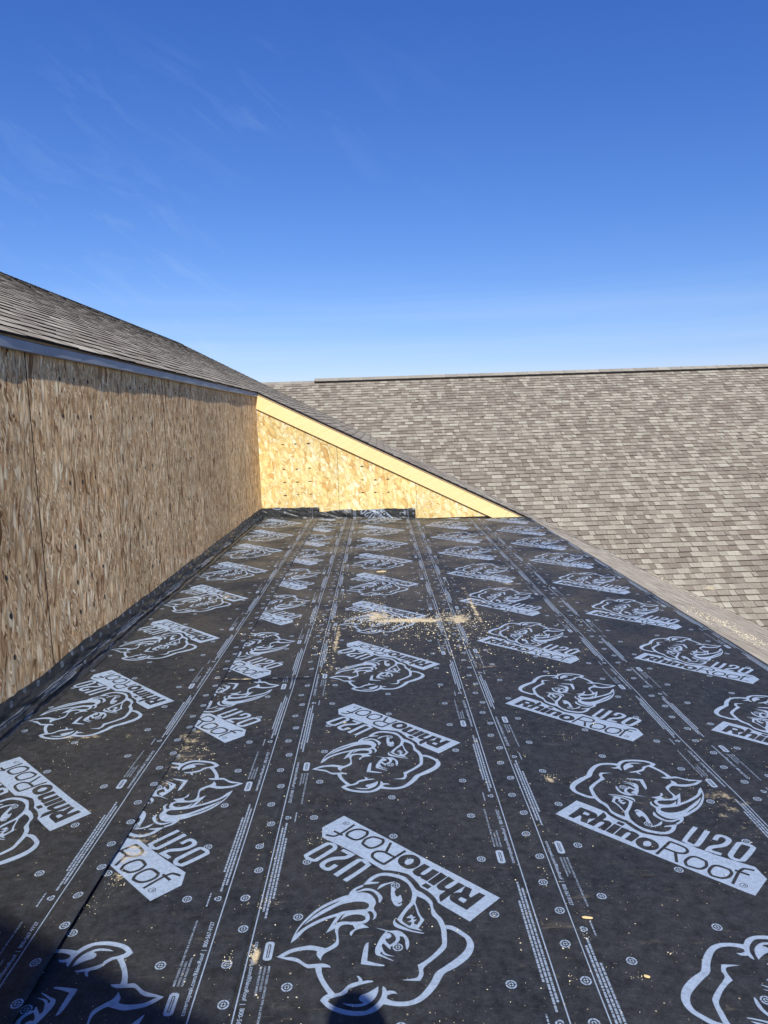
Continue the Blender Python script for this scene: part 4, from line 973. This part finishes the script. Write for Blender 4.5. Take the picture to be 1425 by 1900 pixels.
def skin_body(name, joints, edges, mat, parent=None, sub=2, root=0):
    me = bpy.data.meshes.new(name); me.from_pydata([j[0] for j in joints], edges, []); me.materials.append(mat)
    o = bpy.data.objects.new(name, me); C.objects.link(o)
    sk = o.modifiers.new('skin', 'SKIN'); sk.use_smooth_shade = True
    sv = me.skin_vertices[0].data if me.skin_vertices else None
    if sv is None:
        bpy.context.view_layer.objects.active = o; o.select_set(True)
        bpy.ops.object.mode_set(mode='EDIT'); bpy.ops.mesh.customdata_skin_add(); bpy.ops.object.mode_set(mode='OBJECT'); sv = me.skin_vertices[0].data
    for i, j in enumerate(joints): sv[i].radius = (j[1], j[2] if len(j) > 2 else j[1]); sv[i].use_root = (i == root)
    sb = o.modifiers.new('sub', 'SUBSURF'); sb.levels = sub; sb.render_levels = sub
    if parent: o.parent = parent; o.matrix_parent_inverse = Matrix.Translation(-Vector(parent.location))
    return o
person = empty('person', (0.215, -0.36, 0.0), 'person in dark clothes behind the viewer, whose head shadow falls at the bottom edge', 'person')
cloth = simple('navy_work_cloth', (0.03,0.04,0.06), 0.85, 0.15, 40); skin = simple('skin', (0.55,0.36,0.27), 0.5, 0.04, 30)
py_ = -0.36; HX = 0.262
J = [((0,py_,0.90),0.135,0.10), ((0,py_,1.08),0.13,0.10), ((0,py_,1.27),0.15,0.105), ((0,py_+0.01,1.40),0.11,0.08), ((0,py_+0.02,1.47),0.055,0.055),
     ((-0.17,py_,1.38),0.062,0.062), ((-0.27,py_-0.03,1.10),0.046,0.046), ((-0.30,py_+0.03,0.86),0.034,0.034),
     ((0.17,py_,1.38),0.062,0.062), ((0.27,py_-0.03,1.10),0.046,0.046), ((0.30,py_+0.03,0.86),0.034,0.034),
     ((-0.10,py_,0.80),0.085,0.085), ((-0.12,py_+0.02,0.46),0.062,0.062), ((-0.13,py_-0.02,0.09),0.046,0.046), ((-0.14,py_+0.14,0.045),0.042,0.035),
     ((0.10,py_,0.80),0.085,0.085), ((0.12,py_+0.02,0.46),0.062,0.062), ((0.13,py_-0.02,0.09),0.046,0.046), ((0.14,py_+0.14,0.045),0.042,0.035)]
J = [((j[0][0]+(HX), j[0][1], j[0][2]),)+tuple(j[1:]) for j in J]
E_ = [(0,1),(1,2),(2,3),(3,4),(3,5),(5,6),(6,7),(3,8),(8,9),(9,10),(0,11),(11,12),(12,13),(13,14),(0,15),(15,16),(16,17),(17,18)]
skin_body('body', J, E_, cloth, person)
def ellipsoid(name, c, r, mat, parent, n=20, nose=False):
    bm = bmesh.new(); bmesh.ops.create_uvsphere(bm, u_segments=n, v_segments=n, radius=1.0)
    for v_ in bm.verts:
        p = v_.co.copy(); taper = 1.0-0.22*max(0, -p.z)
        v_.co = Vector((c[0]+p.x*r[0]*taper, c[1]+p.y*r[1]*taper, c[2]+p.z*r[2]))
        if nose and p.y > 0.85 and abs(p.x) < 0.2 and -0.45 < p.z < 0.05: v_.co.y += 0.018
    me = bpy.data.meshes.new(name); bm.to_mesh(me); bm.free(); me.materials.append(mat); me.polygons.foreach_set('use_smooth', [True]*len(me.polygons))
    o = bpy.data.objects.new(name, me); C.objects.link(o); o.parent = parent; o.matrix_parent_inverse = Matrix.Translation(-Vector(parent.location)); return o
HC = (HX, -0.19, 1.585)
ellipsoid('head', HC, (0.075, 0.095, 0.115), skin, person, nose=True)
ellipsoid('hair', (HC[0], HC[1]-0.012, HC[2]+0.022), (0.081, 0.094, 0.106), simple('dark_hair', (0.02,0.014,0.01), 0.6, 0.3, 90), person)
skin_body('neck', [((HX,py_+0.02,1.44),0.052), ((HX,-0.22,1.54),0.050)], [(0,1)], skin, person)
for s in (-1, 1):
    ellipsoid('ear', (HC[0]+s*0.077, HC[1]-0.005, HC[2]-0.005), (0.010,0.018,0.030), skin, person, 10)
    hx = s*0.30+HX
    w = (hx, py_+0.03, 0.84)
    hj = [(w,0.026), ((hx,py_+0.035,0.79),0.016,0.030)]; he = [(0,1)]
    for k in range(4):
        y0 = py_+0.002+0.021*k; b0 = len(hj); l_ = (0.9,1.0,1.05,0.95)[k]
        hj += [((hx,y0,0.75),0.009), ((hx-s*0.004,y0+0.003,0.75-0.030*l_),0.0088), ((hx-s*0.014,y0+0.005,0.75-0.052*l_),0.0080), ((hx-s*0.026,y0+0.005,0.75-0.066*l_),0.0072)]
        he += [(1,b0),(b0,b0+1),(b0+1,b0+2),(b0+2,b0+3)]
    b0 = len(hj); hj += [((hx-s*0.012,py_+0.075,0.79),0.011), ((hx-s*0.020,py_+0.092,0.755),0.009)]; he += [(1,b0),(b0,b0+1)]
    skin_body('hand', hj, he, skin, person, 1)
